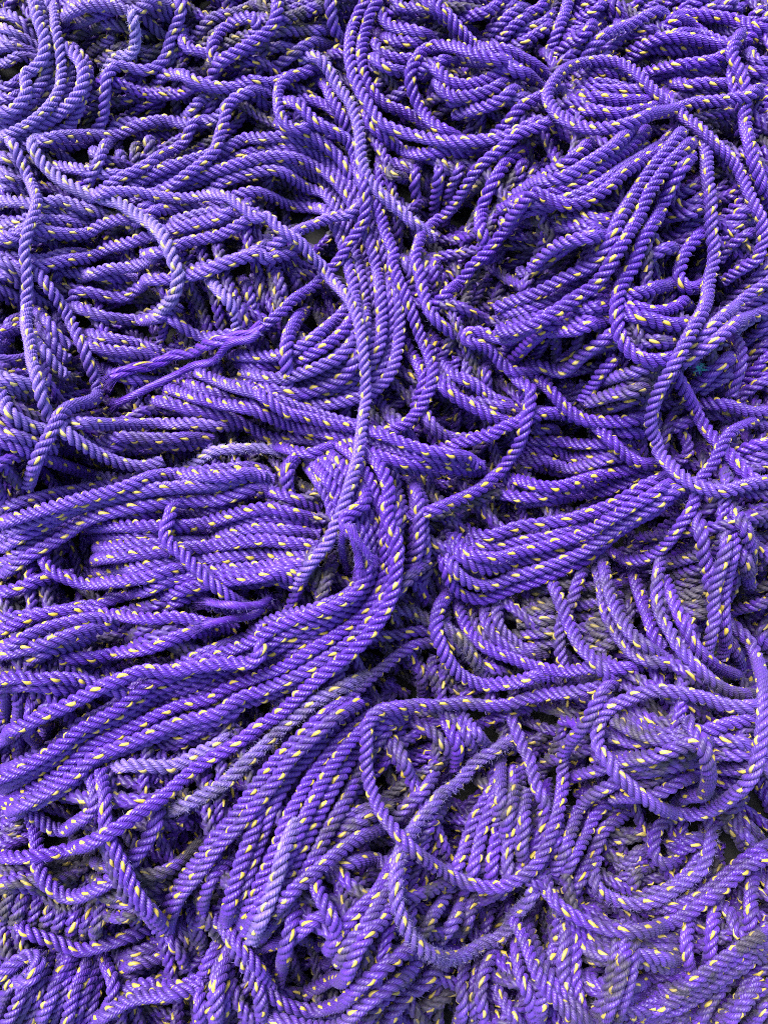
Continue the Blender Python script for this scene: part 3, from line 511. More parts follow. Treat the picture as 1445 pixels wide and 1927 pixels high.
(None,5,0.26,0.04,0.0,'',[64,240,72,258,82,276,84,293,74,311]),
('pale flat worn rope under the trailing bundle',5,0.23,0.62,0.0,'',[-406,-376,-386,-372,-365,-367,-344,-367,-323,-369,-302,-370,-283,-362,-265,-351,-245,-343,-228,-331,-214,-316]),
('short level rope right of the hanging loop, uppermost',5,0.17,0.05,0.0,'',[321,305,342,304,364,303,384,310,402,322,421,334,438,346,455,359,472,374,490,379]),
('short level rope right of the hanging loop, middle',5,0.05,0.01,0.0,'',[320,293,340,289,358,281,378,276,397,279,416,287,433,297,448,311,464,324,479,337,495,349,511,361,530,370]),
('short level rope right of the hanging loop, lower',5,0.10,0.03,0.0,'',[331,282,349,273,366,262,385,258,405,256,424,258,442,268,460,277]),
("rope skirting the level bundle's lower side, lower",5,0.08,0.04,0.0,'',[214,28,235,27,257,26,278,31,298,37,319,43,340,46,361,48,381,56,400,65,421,72,442,77]),
("rope slipping left under the right fan's first rope",5,0.06,0.07,0.0,'',[331,586,318,570,308,553,297,537,283,522,268,511,249,516,229,516,212,508,199,493]),
(None,5,0.50,0.04,0.0,'',[540,-156,556,-143,574,-137,594,-132,613,-128]),
("fuzzy grey dirty rope slanting under the bight's round end",5,0.90,0.09,1.0,'',[-4,-144,16,-142,37,-146,57,-155,76,-165,95,-174,112,-186,126,-202,138,-220,151,-237,165,-252]),
('dim rope arching in the bottom left middle hollow',5,0.25,0.08,0.0,'',[-198,-640,-178,-632,-159,-620,-141,-607,-126,-591,-112,-574,-95,-559,-74,-553,-59,-537]),
('dark blue rope bending behind the descending sheaf',5,0.35,0.02,0.0,'',[-203,-497,-223,-504,-237,-517,-246,-536,-254,-556,-260,-576,-265,-596]),
(None,5,0.21,0.65,0.0,'',[-604,955,-599,936,-592,916,-589,896,-584,876,-577,856,-572,837,-569,816,-566,796,-568,775,-574,756,-588,741,-600,725,-606,705,-620,690,-638,680,-657,681,-674,693,-693,699]),
('second from top in upright sheaf bending left at the top left corner',5,0.26,0.64,0.0,'',[-621,955,-613,935,-605,915,-598,895,-591,875,-584,855,-577,835,-573,814,-573,793,-576,772,-583,752,-593,734,-600,714,-613,697,-630,684,-650,683,-668,693,-688,700]),
('uppermost rope of upright sheaf bending left at the top left corner',5,0.08,0.64,0.0,'',[-630,957,-622,938,-613,920,-604,901,-597,882,-591,862,-584,843,-576,824,-574,803,-577,783,-590,768,-606,757,-602,737,-599,717,-607,698,-622,684,-641,685,-659,694,-679,699]),
('lowest rope of upright sheaf bending left at the top left corner',5,0.09,0.66,0.0,'',[-587,938,-582,918,-575,899,-569,879,-564,858,-559,838,-554,818,-551,797,-549,776,-548,756,-548,735,-554,715,-563,696,-575,679,-590,664,-608,653,-627,646,-646,653,-666,658]),
('fourth from bottom in outer turns of the upper left coil',5,0.07,0.29,0.0,'',[-434,539,-416,549,-397,558,-377,565,-357,565,-336,566,-316,570,-296,576,-275,581,-255,586,-235,592,-215,596,-194,596,-173,596,-153,597,-133,603,-113,599,-98,585,-85,568,-76,550,-66,531,-56,513,-46,495,-40,475,-34,455,-30,435,-27,414,-24,394,-22,373,-20,352,-20,331,-20,311,-21,290,-25,269,-35,251,-49,236,-65,223,-83,213,-103,206,-124,205,-144,208,-164,213,-185,217,-203,227,-222,236]),
('fifth from bottom in outer turns of the upper left coil',5,0.18,0.33,0.0,'',[-439,506,-419,508,-398,509,-384,524,-368,538,-348,541,-327,545,-307,552,-287,559,-267,566,-247,572,-227,578,-206,580,-185,581,-164,580,-143,578,-122,575,-104,566,-92,548,-82,530,-72,512,-62,493,-54,473,-48,453,-44,433,-40,412,-36,391,-33,370,-31,349,-30,328,-29,307,-30,286,-35,266,-46,248,-62,234,-80,224,-100,216,-120,212,-141,212,-162,214,-183,216,-203,221,-220,234,-239,244]),
('second from bottom in outer turns of the upper left coil',5,0.08,0.23,0.0,'',[-465,536,-445,532,-428,540,-413,554,-395,565,-377,576,-357,584,-338,592,-318,599,-298,606,-278,613,-258,619,-238,627,-218,633,-197,634,-177,629,-156,627,-135,626,-114,624,-96,613,-81,598,-69,581,-57,564,-47,545,-37,527,-27,508,-19,489,-11,469,-4,449,1,429,6,408,8,387,9,366,11,345,13,324,13,303,11,282,7,261,1,241,-11,224,-26,209,-44,199,-64,192,-85,187,-105,183,-126,184,-147,187,-168,191,-188,197,-208,204,-225,217,-241,230]),
('uppermost rope of outer turns of the upper left coil',5,0.14,0.31,0.0,'',[-426,491,-406,493,-385,497,-369,511,-350,520,-331,528,-310,532,-289,535,-269,540,-248,545,-228,549,-207,551,-186,553,-165,554,-144,553,-123,549,-107,536,-95,519,-84,500,-75,481,-68,461,-63,441,-59,420,-54,400,-50,379,-48,358,-45,337,-44,316,-43,295,-49,275,-60,257,-75,242,-92,230,-112,223,-132,220,-153,219,-174,218,-194,225,-214,233]),
('third from bottom in outer turns of the upper left coil',5,0.14,0.24,0.0,'',[-446,543,-425,543,-405,539,-385,546,-366,555,-346,561,-326,566,-305,572,-285,577,-265,582,-245,588,-225,594,-204,599,-183,602,-163,603,-142,605,-121,602,-102,593,-88,578,-75,562,-63,544,-53,526,-43,507,-35,488,-27,468,-20,449,-15,428,-11,408,-9,387,-7,366,-5,345,-4,324,-4,303,-5,282,-9,262,-18,243,-31,226,-48,214,-67,205,-87,198,-107,193,-128,190,-149,191,-169,195,-190,200,-208,210,-226,220]),
('lowest rope of outer turns of the upper left coil',5,0.17,0.27,0.0,'',[-477,550,-456,549,-436,547,-418,559,-401,571,-382,581,-362,588,-342,594,-322,601,-303,609,-284,618,-265,628,-250,642,-231,650,-211,644,-190,641,-169,641,-148,639,-127,637,-106,634,-87,626,-70,614,-55,599,-44,581,-35,562,-27,542,-19,523,-9,504,0,485,7,465,13,445,16,424,18,403,21,382,23,361,25,340,25,319,25,298,23,277,20,256,15,236,5,217,-9,202,-26,190,-46,183,-67,178,-88,176,-109,176,-130,179,-151,182,-172,185,-192,189,-212,197,-228,210,-246,222]),
('second from top in inner turns of the upper left coil',5,0.06,0.08,0.0,'',[-44,328,-51,308,-59,288,-73,271,-88,256,-106,245,-127,239,-148,243,-170,244,-191,241,-212,244,-230,257,-248,268]),
('third from top in inner turns of the upper left coil',5,0.24,0.22,0.0,'',[-42,294,-47,273,-54,253,-69,237,-88,227,-108,219,-130,214,-151,211,-173,212,-194,218,-212,230,-230,240]),
('lowest rope of inner turns of the upper left coil',5,0.28,0.11,0.0,'',[-35,273,-39,252,-44,233,-57,217,-74,205,-93,199,-113,193,-133,189,-154,190,-174,193,-193,202,-211,211]),
('uppermost rope of inner turns of the upper left coil',5,0.06,0.20,0.0,'',[-50,359,-57,339,-67,322,-81,306,-92,288,-104,272,-120,259,-139,250,-159,249,-180,251,-200,252,-220,256,-238,267,-256,278]),
(None,5,0.22,0.04,0.0,'',[144,852,164,851,183,859,199,872,215,884,227,901,240,916]),
(None,5,0.23,0.17,0.0,'',[152,843,173,845,194,851,211,863,228,876,239,895,251,912]),
(None,5,0.19,0.07,0.0,'',[128,864,148,864,169,862,185,876,200,891,213,907,229,920]),
(None,5,0.21,0.07,0.0,'',[167,838,185,832,204,831,219,844,235,856,246,872,259,887]),
('uppermost rope of pair slanting under the unlaid strands at the left',5,0.15,0.26,0.0,'',[-525,334,-506,325,-489,314,-470,305,-450,300,-430,299,-409,298,-389,291,-369,288,-349,286]),
(None,5,0.22,0.28,0.0,'',[-526,314,-508,305,-489,295,-472,285,-454,275,-435,269,-414,267,-394,267,-374,262]),
('middle rope of pair slanting under the unlaid strands at the left',5,0.15,0.20,0.0,'',[-508,304,-489,293,-470,282,-449,276,-428,274,-406,273,-384,275,-363,270]),
('uppermost rope of level ropes between the left fan and the lower coil',5,0.19,0.03,0.0,'',[-487,7,-465,9,-444,7,-423,4,-402,-1,-381,-3,-360,-3,-339,0,-318,4,-297,5,-275,7,-255,12,-235,20,-217,31,-197,39,-177,35,-157,28,-137,20,-116,15,-95,10]),
('third from top in level ropes between the left fan and the lower coil',5,0.15,0.04,0.0,'',[-491,-26,-470,-26,-449,-29,-428,-32,-407,-33,-386,-35,-365,-35,-344,-34,-323,-31,-303,-27,-282,-21,-262,-18,-241,-16,-220,-14,-199,-11,-178,-9,-157,-11,-136,-15,-115,-17,-94,-20]),
('second from top in level ropes between the left fan and the lower coil',5,0.19,0.04,0.0,'',[-491,-12,-471,-13,-450,-16,-429,-19,-408,-20,-387,-22,-367,-23,-346,-23,-325,-23,-304,-21,-283,-17,-263,-12,-242,-8,-222,-4,-201,0,-181,3,-160,1,-140,-4,-119,-7,-98,-9]),
('fourth from top in level ropes between the left fan and the lower coil',5,0.17,0.12,0.0,'',[-486,-47,-466,-46,-445,-48,-425,-50,-404,-51,-384,-51,-363,-50,-342,-49,-322,-47,-301,-44,-281,-41,-261,-37,-241,-33,-220,-30,-200,-27,-179,-26,-158,-28,-138,-30,-117,-31,-97,-33]),
('sixth from top in level ropes between the left fan and the lower coil',5,0.10,0.18,0.0,'',[-486,-83,-465,-82,-444,-83,-423,-83,-402,-83,-381,-84,-360,-84,-339,-81,-319,-76,-298,-71,-278,-69,-257,-69,-236,-68,-215,-66,-194,-64,-173,-64,-152,-65,-131,-66,-110,-67]),
('lowest rope of level ropes between the left fan and the lower coil',5,0.06,0.13,0.0,'',[-474,-103,-454,-104,-434,-105,-413,-103,-393,-102,-372,-102,-352,-99,-332,-96,-312,-91,-292,-87,-272,-87,-251,-87,-231,-86,-211,-85,-190,-83,-170,-81,-149,-81,-129,-81,-109,-82]),
('fifth from top in level ropes between the left fan and the lower coil',5,0.14,0.08,0.0,'',[-485,-66,-465,-65,-444,-67,-424,-68,-403,-68,-383,-67,-362,-65,-342,-63,-321,-60,-301,-56,-281,-53,-260,-51,-240,-49,-219,-47,-199,-45,-178,-44,-158,-46,-137,-49,-117,-51,-97,-54]),
('lowest rope of lower level ropes running into the lower coil',5,0.13,0.02,0.0,'',[-339,-146,-319,-139,-300,-132,-281,-123,-263,-115,-243,-109,-223,-106,-202,-106,-182,-104,-163,-100,-143,-107,-124,-115]),
(None,5,0.24,0.04,0.0,'',[-348,-115,-326,-110,-305,-106,-284,-101,-262,-99,-241,-97,-219,-96,-197,-95,-176,-94,-154,-92,-133,-95,-112,-101]),
('middle rope of lower level ropes running into the lower coil',5,0.11,0.03,0.0,'',[-341,-134,-322,-127,-301,-121,-282,-115,-261,-110,-241,-107,-220,-104,-199,-102,-178,-100,-158,-96,-138,-101,-118,-109]),
(None,5,0.22,0.33,0.0,'',[-586,347,-573,332,-561,317,-549,302,-537,287,-526,271,-512,258]),
(None,5,0.21,0.36,0.0,'',[-566,365,-553,352,-549,331,-528,333]),
('second from top in ropes slanting between the winding rope and the knee',5,0.13,0.35,0.0,'',[-600,378,-586,361,-570,345,-555,330,-539,314,-527,296,-510,282]),
('lowest rope of ropes slanting between the winding rope and the knee',5,0.17,0.54,0.0,'',[-584,323,-575,305,-563,289,-549,274,-535,260,-521,246,-510,230,-495,217]),
(None,5,0.25,0.46,0.0,'',[-631,378,-607,372,-593,362]),
(None,5,0.26,0.48,0.0,'',[-634,401,-617,394,-599,389,-585,376,-569,368]),
(None,5,0.18,0.51,0.0,'',[-639,429,-621,419,-604,405,-585,395,-563,395]),
(None,5,0.24,0.19,0.0,'',[493,193,510,204,518,206,534,219,549,232,564,245,578,259]),
('uppermost rope of short ropes between teal scrap and right edge sheaf',5,0.15,0.10,0.0,'',[474,196,491,205,496,212,512,224,527,236,543,248,558,260,572,274]),
(None,5,0.24,0.03,0.0,'',[619,768,625,746,644,737,667,742]),
(None,5,0.18,0.03,0.0,'',[617,792,615,773,611,754,628,747,647,752,666,757]),
(None,5,0.21,0.09,0.0,'',[609,727,622,714,637,710,650,723,665,733]),
(None,5,0.26,0.16,0.0,'',[630,844,632,824,625,804,618,784,627,766,648,768,668,774]),
(None,5,0.27,0.03,0.0,'',[606,635,621,645,633,659,647,673,661,686,677,697]),
(None,5,0.18,0.01,0.0,'',[609,652,623,666,639,677,653,692,667,706]),
(None,5,0.18,0.08,0.0,'',[612,690,632,697,650,709,667,723]),
(None,5,0.23,0.05,0.0,'',[418,436,437,439,456,437,474,446,492,455,508,465]),
(None,5,0.24,0.06,0.0,'',[449,523,454,502,448,480,457,465,478,473,492,491,506,508]),
(None,5,0.18,0.11,0.0,'',[381,363,401,373,421,383,437,398,452,414,471,426,490,437,509,447]),
(None,5,0.27,0.05,0.0,'',[420,458,442,456,464,450,482,463,498,479]),
(None,5,0.28,0.04,0.0,'',[461,565,467,548,460,528,453,509,459,493,478,501,492,516,505,532,520,547]),
(None,5,0.35,0.08,0.0,'',[103,-296,116,-315,125,-336,134,-357,137,-379]),
(None,5,0.46,0.20,0.0,'',[117,-296,127,-314,140,-330,153,-347,166,-362]),
("leftmost rope of ropes right of the ring's top, slanting down",5,0.11,0.03,0.0,'',[82,-297,94,-314,103,-332,111,-350,110,-370,108,-390]),
(None,5,0.57,0.07,0.0,'',[-82,-469,-68,-454,-53,-440,-34,-433,-13,-431,7,-431,28,-432]),
('lowest rope of bright pair entering the big ring from the left',5,0.72,0.07,0.0,'',[-81,-479,-65,-466,-50,-451,-30,-442,-10,-436,12,-435]),
("second from left in continuation of the ring's sheaf below its lower arc",5,0.60,0.25,0.0,'',[128,-566,115,-579,102,-592,89,-606,80,-622]),
("leftmost rope of continuation of the ring's sheaf below its lower arc",5,0.72,0.22,0.0,'',[100,-547,85,-564,68,-577,56,-596,42,-613]),
(None,5,0.79,0.07,0.0,'',[146,-566,128,-583,120,-606,110,-628]),
(None,5,0.59,0.10,0.0,'',[176,-587,164,-602,156,-621,149,-639]),
(None,5,0.68,0.07,0.0,'',[278,-602,295,-614,315,-621,335,-628,355,-629,376,-628,397,-626,418,-627,437,-634,457,-638]),
(None,5,0.65,0.12,0.0,'',[278,-613,296,-621,315,-624,335,-626,355,-626,375,-629,395,-632,414,-636,432,-644,451,-651]),
(None,5,0.65,0.24,0.0,'',[276,-643,297,-643,317,-635,339,-635,360,-639,380,-648,401,-655,420,-665,440,-674]),
('third from top in level ropes behind the upright sheaf, lower right',5,0.52,0.16,0.0,'',[274,-622,294,-628,315,-625,336,-624,357,-625,377,-630,397,-637,415,-647,435,-655]),
(None,5,0.62,0.10,0.0,'',[511,-580,518,-599,520,-618,537,-630,555,-640]),
(None,5,0.62,0.04,0.0,'',[583,-540,594,-560,596,-583]),
(None,5,0.57,0.04,0.0,'',[553,-576,561,-592,571,-607,587,-618]),
(None,5,0.86,0.03,0.0,'',[473,-747,450,-743,434,-757,429,-780]),
(None,5,0.80,0.26,0.0,'',[456,-730,434,-737,414,-748,397,-763,384,-782]),
(None,5,0.65,0.05,0.0,'',[451,-723,431,-726,411,-728,394,-738,377,-747,360,-759,345,-771]),
(None,5,0.66,0.20,0.0,'',[328,-329,350,-334,371,-327,394,-324,417,-325,439,-325]),
(None,5,0.61,0.04,0.0,'',[335,-291,350,-307,369,-316,389,-319,410,-319,431,-319,452,-319]),
("middle rope of dusty level ropes at the pale ring's top inside",5,0.67,0.05,0.0,'',[326,-303,342,-315,361,-322,380,-325,400,-324,419,-325,439,-326]),
(None,5,0.28,0.13,0.0,'',[443,-342,462,-345,482,-345,501,-345,521,-349,540,-354,559,-359,578,-364,597,-370]),
(None,5,0.56,0.06,0.0,'',[464,-368,484,-370,503,-363,524,-368,544,-373,565,-378,586,-382]),
(None,5,0.32,0.16,0.0,'',[434,-322,457,-325,480,-328,502,-336,525,-341]),
(None,5,0.30,0.07,0.0,'',[321,-385,339,-379,358,-376,376,-368,394,-362,413,-361,432,-361]),
(None,5,0.25,0.09,0.0,'',[314,-366,335,-362,355,-352,377,-347,399,-350,421,-352]),
('last rope on the right of ropes low inside the pale ring',5,0.41,0.10,0.0,'',[336,-423,356,-415,376,-406,396,-397,415,-387,436,-385,457,-383]),
(None,5,0.40,0.08,0.0,'',[-467,-656,-467,-677,-470,-697,-476,-716,-484,-735,-494,-754,-502,-773]),
(None,5,0.41,0.01,0.0,'',[-433,-667,-432,-687,-430,-707,-433,-727,-439,-746,-446,-765]),
(None,5,0.39,0.02,0.0,'',[-443,-664,-438,-685,-442,-706,-449,-726,-456,-746,-461,-767]),
(None,5,0.43,0.16,0.0,'',[-501,-652,-504,-671,-504,-691,-507,-710,-513,-729,-521,-747,-532,-763,-542,-780]),
(None,5,0.49,0.11,0.0,'',[-513,-655,-511,-675,-513,-695,-520,-714,-530,-732,-542,-749,-554,-765,-563,-783]),
('second from left in upright sheaf filling the bottom left corner',5,0.43,0.02,0.0,'',[-524,-652,-520,-673,-520,-694,-528,-713,-538,-732,-551,-749,-564,-765,-577,-781]),
(None,5,0.60,0.01,0.0,'',[-538,-650,-540,-671,-544,-692,-556,-710,-567,-728,-577,-748,-588,-766,-597,-786]),
('seventh from left in upright sheaf filling the bottom left corner',5,0.38,0.02,0.0,'',[-455,-658,-448,-678,-453,-699,-457,-720,-461,-741,-472,-759,-482,-778]),
('fifth from left in upright sheaf filling the bottom left corner',5,0.27,0.18,0.0,'',[-485,-659,-481,-681,-484,-704,-493,-725,-504,-745,-515,-765]),
('rope looping over at the top edge and running down to the left',6,0.07,0.35,0.0,'',[-362,918,-353,899,-346,879,-354,863,-364,844,-371,824,-378,804,-393,789,-413,782,-434,783,-454,779,-466,761,-472,741,-478,721,-488,702,-503,687,-517,671,-531,656,-549,644,-569,638,-590,639,-611,637]),
('long rope running right from the bright coil at the upper left',6,0.18,0.34,0.0,'',[-601,638,-580,636,-559,634,-540,643,-522,655,-505,668,-485,675,-464,681,-444,689,-424,696,-403,702,-382,708,-361,704,-341,697,-320,693,-298,692,-277,695,-262,710,-247,725]),
('rope falling left inside the humped one, upper left',6,0.06,0.34,0.0,'',[-293,705,-313,695,-328,680,-341,662,-357,649,-370,631,-376,611,-388,593,-406,580,-424,569,-442,558,-462,549,-483,550,-504,546]),
(None,6,0.24,0.41,0.0,'',[-476,683,-477,662,-471,642,-466,621,-466,600,-471,580,-487,567,-503,553]),
('rope following left of the worn slanting rope, upper middle',6,0.06,0.14,0.0,'',[-119,792,-108,774,-99,755,-94,734,-87,714,-76,696,-66,677,-58,658,-47,641]),
('rope running left from the hump near the upper middle',6,0.05,0.18,0.0,'',[-94,802,-113,796,-128,782,-146,772,-164,762,-182,751,-201,743,-222,741,-242,744,-263,742]),
('second rope bending down left of the coil, from the hump',6,0.06,0.20,0.0,'',[-192,698,-180,681,-170,661,-157,645,-136,640,-115,633,-96,623,-78,611,-65,594,-54,575,-45,556]),
('rope running down from the top edge to the right, upper of two',6,0.14,0.07,0.0,'',[78,966,82,946,83,925,84,904,84,883,85,862,90,841,106,829,122,814,138,802,156,790,170,775,186,761,206,755,227,752,248,752,268,757,288,753]),
('rope just inside the open bight, upper middle',6,0.14,0.07,0.0,'',[204,743,187,732,171,727,156,740,141,754,123,763,106,752,90,740,71,744,54,742]),
('rope bending down beside the long valley rope',6,0.08,0.03,0.0,'',[239,603,224,588,209,572,194,557,183,538,173,519,162,501,154,480,150,459,150,438,161,419,170,400]),
('rope from the right fan ending in the valley left of the fold',6,0.07,0.02,0.0,'',[368,576,357,558,346,540,331,525,317,509,304,493,289,478,271,467,251,461,230,461,212,452,196,438,179,426,166,410,149,396,136,388,127,375,112,361,99,344,83,330,68,315]),
("upright rope crossing behind the coil's inner turns",6,0.05,0.13,0.0,'',[-129,369,-136,351,-136,331,-138,311,-143,292,-147,272,-149,252,-150,232,-149,212,-152,192]),
('straight level rope at the left under the loose strands',6,0.06,0.40,0.0,'',[-485,133,-464,131,-443,131,-424,139,-405,149,-386,157,-365,160,-344,158,-323,156,-302,155,-281,153,-260,155,-241,164,-222,172]),
('long rope rising right across the left bundle to the coil',6,0.06,0.29,0.0,'',[-548,365,-527,363,-516,379,-496,384,-475,383,-454,383,-433,385,-414,395,-395,394,-378,381,-359,374,-338,374,-316,376,-295,376,-274,378,-254,385,-234,393,-215,401,-196,410,-186,404,-168,415,-151,426,-144,445,-142,466,-132,484]),
('rope sagging across the dark gap at the left',6,0.20,0.30,0.0,'',[-537,372,-518,362,-500,351,-481,343,-461,338,-440,342,-420,346,-400,341,-381,331,-362,323,-344,332,-329,347]),
("short rope sagging below the frosted rope's tail",6,0.17,0.23,0.0,'',[-360,334,-343,321,-326,309,-307,300,-287,295,-266,290,-245,290,-224,295]),
('pale worn rope lying level at the middle left',6,0.14,1.01,0.6,'',[-358,85,-337,88,-315,90,-295,98,-275,108,-253,112,-232,114,-210,118,-188,118,-167,112,-146,107]),
(None,6,0.17,0.68,0.0,'',[-483,40,-487,60,-477,74,-456,74,-435,70,-414,70,-394,75,-378,87]),
('rope running from the left edge under the hairpin',6,0.05,0.07,0.0,'',[-606,-120,-586,-119,-565,-118,-545,-112,-526,-104,-507,-95,-488,-89]),
('rope rising from the left edge to the dark topped rope',6,0.09,0.10,0.0,'',[-617,-163,-597,-162,-576,-162,-556,-160,-536,-156,-516,-153,-496,-150,-476,-145,-457,-139,-436,-137,-417,-131,-398,-124,-378,-121,-357,-121,-338,-116,-319,-108,-299,-102,-279,-97]),
('rope rising from the dark pocket to the lower coil',6,0.12,0.01,0.0,'',[-459,-218,-438,-217,-417,-216,-397,-211,-376,-208,-356,-206,-335,-202,-316,-195,-297,-186,-277,-180,-256,-177,-236,-175]),
(None,6,0.21,0.00,0.0,'',[-615,-266,-594,-264,-573,-261,-552,-258,-532,-256,-511,-254,-490,-253,-469,-255,-449,-260,-428,-264,-407,-264]),
('curved rope under the folded finger, sweeping up right',6,0.13,0.09,0.0,'',[205,250,225,245,243,237,261,227,278,219,295,229,313,238,330,249,347,260]),
(None,6,0.19,0.01,0.0,'',[199,263,208,244,215,224,220,203,223,182,219,162]),
("rope skirting the level bundle's lower side, middle",6,0.13,0.05,0.0,'',[176,41,198,35,219,30,241,30,263,34,284,39,305,47,326,54,347,60,368,67,388,75]),
(None,6,0.23,0.06,0.0,'',[437,179,454,177,472,177,490,177]),
(None,6,0.20,0.11,0.0,'',[429,137,450,137,470,145,489,155,507,166,526,176]),
(None,6,0.26,0.06,0.0,'',[464,139,475,120,476,100,461,87,441,91]),
('rope falling from the top edge left of the frayed tangle',6,0.17,0.15,0.0,'',[331,948,325,927,319,906,313,885,305,865,297,845,289,825,277,807]),
(None,6,0.19,0.00,0.0,'',[403,967,403,946,400,925,401,905,420,895,439,887]),
(None,6,0.23,0.11,0.0,'',[365,813,383,821,400,831,414,845,431,855,450,854,469,855,488,860]),
(None,6,0.58,0.10,0.0,'',[434,-72,430,-92,422,-110,417,-130,420,-150,422,-171]),
('dirty rope near the right edge under the ring',6,0.71,0.01,0.6,'',[505,12,509,-8,511,-28,521,-45,534,-61,548,-75,558,-92]),
(None,6,0.54,0.08,0.0,'',[512,-54,521,-70,531,-86,547,-96,561,-108]),
('dusty rope lying level right of the lower coil',6,0.44,0.02,0.0,'',[-35,-195,-14,-186,9,-185,30,-181,52,-177,75,-178]),
("rope curving inside the big ring's left side",6,0.54,0.13,0.0,'',[82,-374,72,-394,57,-410,39,-424,24,-440,9,-456,-7,-472]),
('short level rope left of the second ring',6,0.45,0.18,0.0,'',[-80,-502,-62,-498,-43,-494,-25,-497,-7,-504,11,-508]),
('dusty upright rope in the bottom left middle',6,0.37,0.01,0.0,'',[-154,-690,-149,-669,-144,-649,-139,-629,-133,-608,-128,-588,-123,-567,-115,-548,-104,-530]),
('dull rope left of the heavy bottom pair',6,0.23,0.14,0.0,'',[207,-633,197,-652,198,-674,207,-694,212,-716,217,-737,217,-759]),
("level rope crossing the pale ring's right inside",6,0.10,0.09,0.0,'',[547,-294,526,-295,505,-298,484,-303,463,-307,443,-313,422,-320]),
(None,6,0.34,0.04,0.0,'',[599,-413,609,-433,617,-454,629,-473]),
('rope bending at the right side of the corner sheaf',6,0.24,0.07,0.0,'',[-437,-664,-420,-678,-401,-689,-398,-711,-410,-730,-423,-749]),
('bright tangled rope at the left edge near the bottom',6,0.27,0.14,0.6,'',[-590,-703,-574,-688,-558,-674,-542,-661,-523,-650,-503,-654,-506,-672,-526,-681,-546,-689]),
(None,6,0.38,0.01,0.0,'',[-495,-699,-483,-684,-471,-668,-463,-650]),
('uppermost rope of slanting sheaf in the valley right of the coil',6,0.14,0.14,0.0,'',[91,262,97,242,106,224,123,213,142,204,159,192,177,183,198,181,218,176]),
(None,6,0.36,0.12,0.0,'',[86,245,92,226,99,208,113,193,130,183,149,177,168,171,188,169,207,168,226,163]),
('lowest rope of slanting sheaf in the valley right of the coil',6,0.13,0.03,0.0,'',[78,236,85,216,94,196,111,183,129,173,148,162,167,153,188,150,210,153,231,154]),
('second from top in level sheaf running from the left into the lower coil',6,0.21,0.09,0.0,'',[-358,248,-338,239,-320,227,-302,215,-283,205,-263,198,-243,191,-223,182,-203,174,-183,166,-164,157,-143,152,-122,152,-101,149,-81,141,-62,131,-42,123,-22,114]),
('lowest rope of level sheaf running from the left into the lower coil',6,0.18,0.12,0.0,'',[-396,206,-376,201,-356,192,-336,185,-316,178,-295,175,-274,172,-254,168,-234,161,-214,152,-196,142,-176,136,-155,133,-134,130,-113,126,-93,119,-75,109,-58,96]),
('third from top in level sheaf running from the left into the lower coil',6,0.17,0.11,0.0,'',[-380,232,-360,223,-341,213,-322,204,-303,194,-282,187,-262,181,-241,175,-221,168,-200,162,-180,154,-159,149,-139,143,-118,137,-97,131,-77,124,-57,116,-39,106]),
('uppermost rope of level sheaf running from the left into the lower coil',6,0.14,0.18,0.0,'',[-327,262,-310,249,-294,235,-276,225,-257,215,-239,204,-220,195,-200,188,-179,181,-159,174,-139,168,-119,163,-98,157,-78,152,-57,146,-36,143,-16,138]),
(None,6,0.32,0.08,0.0,'',[-80,126,-63,114,-47,100,-33,85,-21,68,-12,49,-6,29,2,10,8,-10,5,-30,5,-51,7,-72,4,-92,-2,-113,-10,-131,-22,-149,-35,-165,-50,-179,-67,-192,-84,-203,-102,-214,-119,-226,-138,-235,-157,-243,-177,-250,-196,-258,-216,-264,-234,-275,-251,-286,-271,-291,-291,-296,-311,-302,-330,-311,-349,-320,-368,-328,-387,-337,-406,-344,-425,-353,-439,-369,-454,-382,-472,-393,-490,-403,-509,-413,-528,-422,-546,-431,-565,-441,-584,-449,-603,-457]),
('uppermost rope of lower middle coil with its tail trailing to the left edge',6,0.10,0.16,0.0,'',[-121,83,-110,66,-99,48,-88,30,-79,11,-73,-9,-57,-21,-45,-38,-37,-57,-34,-77,-35,-98,-46,-116,-61,-130,-80,-139,-99,-146,-120,-151,-140,-154,-160,-160,-180,-168,-197,-179,-215,-189,-234,-197,-253,-207,-272,-215,-291,-224,-310,-232,-330,-238,-350,-244,-366,-257,-381,-272,-396,-286,-413,-298,-431,-308,-448,-320,-466,-330,-485,-339,-503,-350,-521,-360,-540,-369,-558,-378,-577,-387,-597,-393,-617,-399,-637,-405]),
('fifth from top in lower middle coil with its tail trailing to the left edge',6,0.26,0.02,0.0,'',[-76,103,-63,87,-51,69,-41,52,-32,33,-26,13,-14,-4,-7,-24,-7,-45,-4,-65,-5,-86,-10,-106,-20,-124,-34,-140,-49,-155,-66,-167,-84,-177,-102,-187,-121,-197,-138,-208,-157,-217,-176,-225,-196,-232,-215,-240,-235,-247,-253,-256,-271,-267,-291,-273,-311,-278,-330,-286,-348,-296,-366,-308,-384,-317,-403,-326,-422,-334,-439,-346,-455,-360,-472,-372,-490,-382,-509,-392,-528,-401,-546,-410,-565,-419,-585,-427,-604,-434,-624,-439]),
('fourth from top in lower middle coil with its tail trailing to the left edge',6,0.16,0.05,0.0,'',[-99,111,-85,95,-73,78,-61,61,-50,43,-41,24,-35,5,-22,-12,-14,-31,-13,-52,-11,-72,-12,-93,-20,-112,-32,-129,-47,-143,-64,-155,-82,-165,-101,-174,-120,-182,-138,-192,-156,-203,-175,-212,-194,-219,-214,-226,-233,-233,-253,-241,-270,-252,-289,-260,-309,-265,-329,-272,-346,-283,-364,-295,-381,-306,-400,-315,-419,-323,-436,-335,-451,-349,-468,-361,-486,-371,-505,-381,-523,-391,-542,-399,-562,-407,-581,-414,-601,-421]),
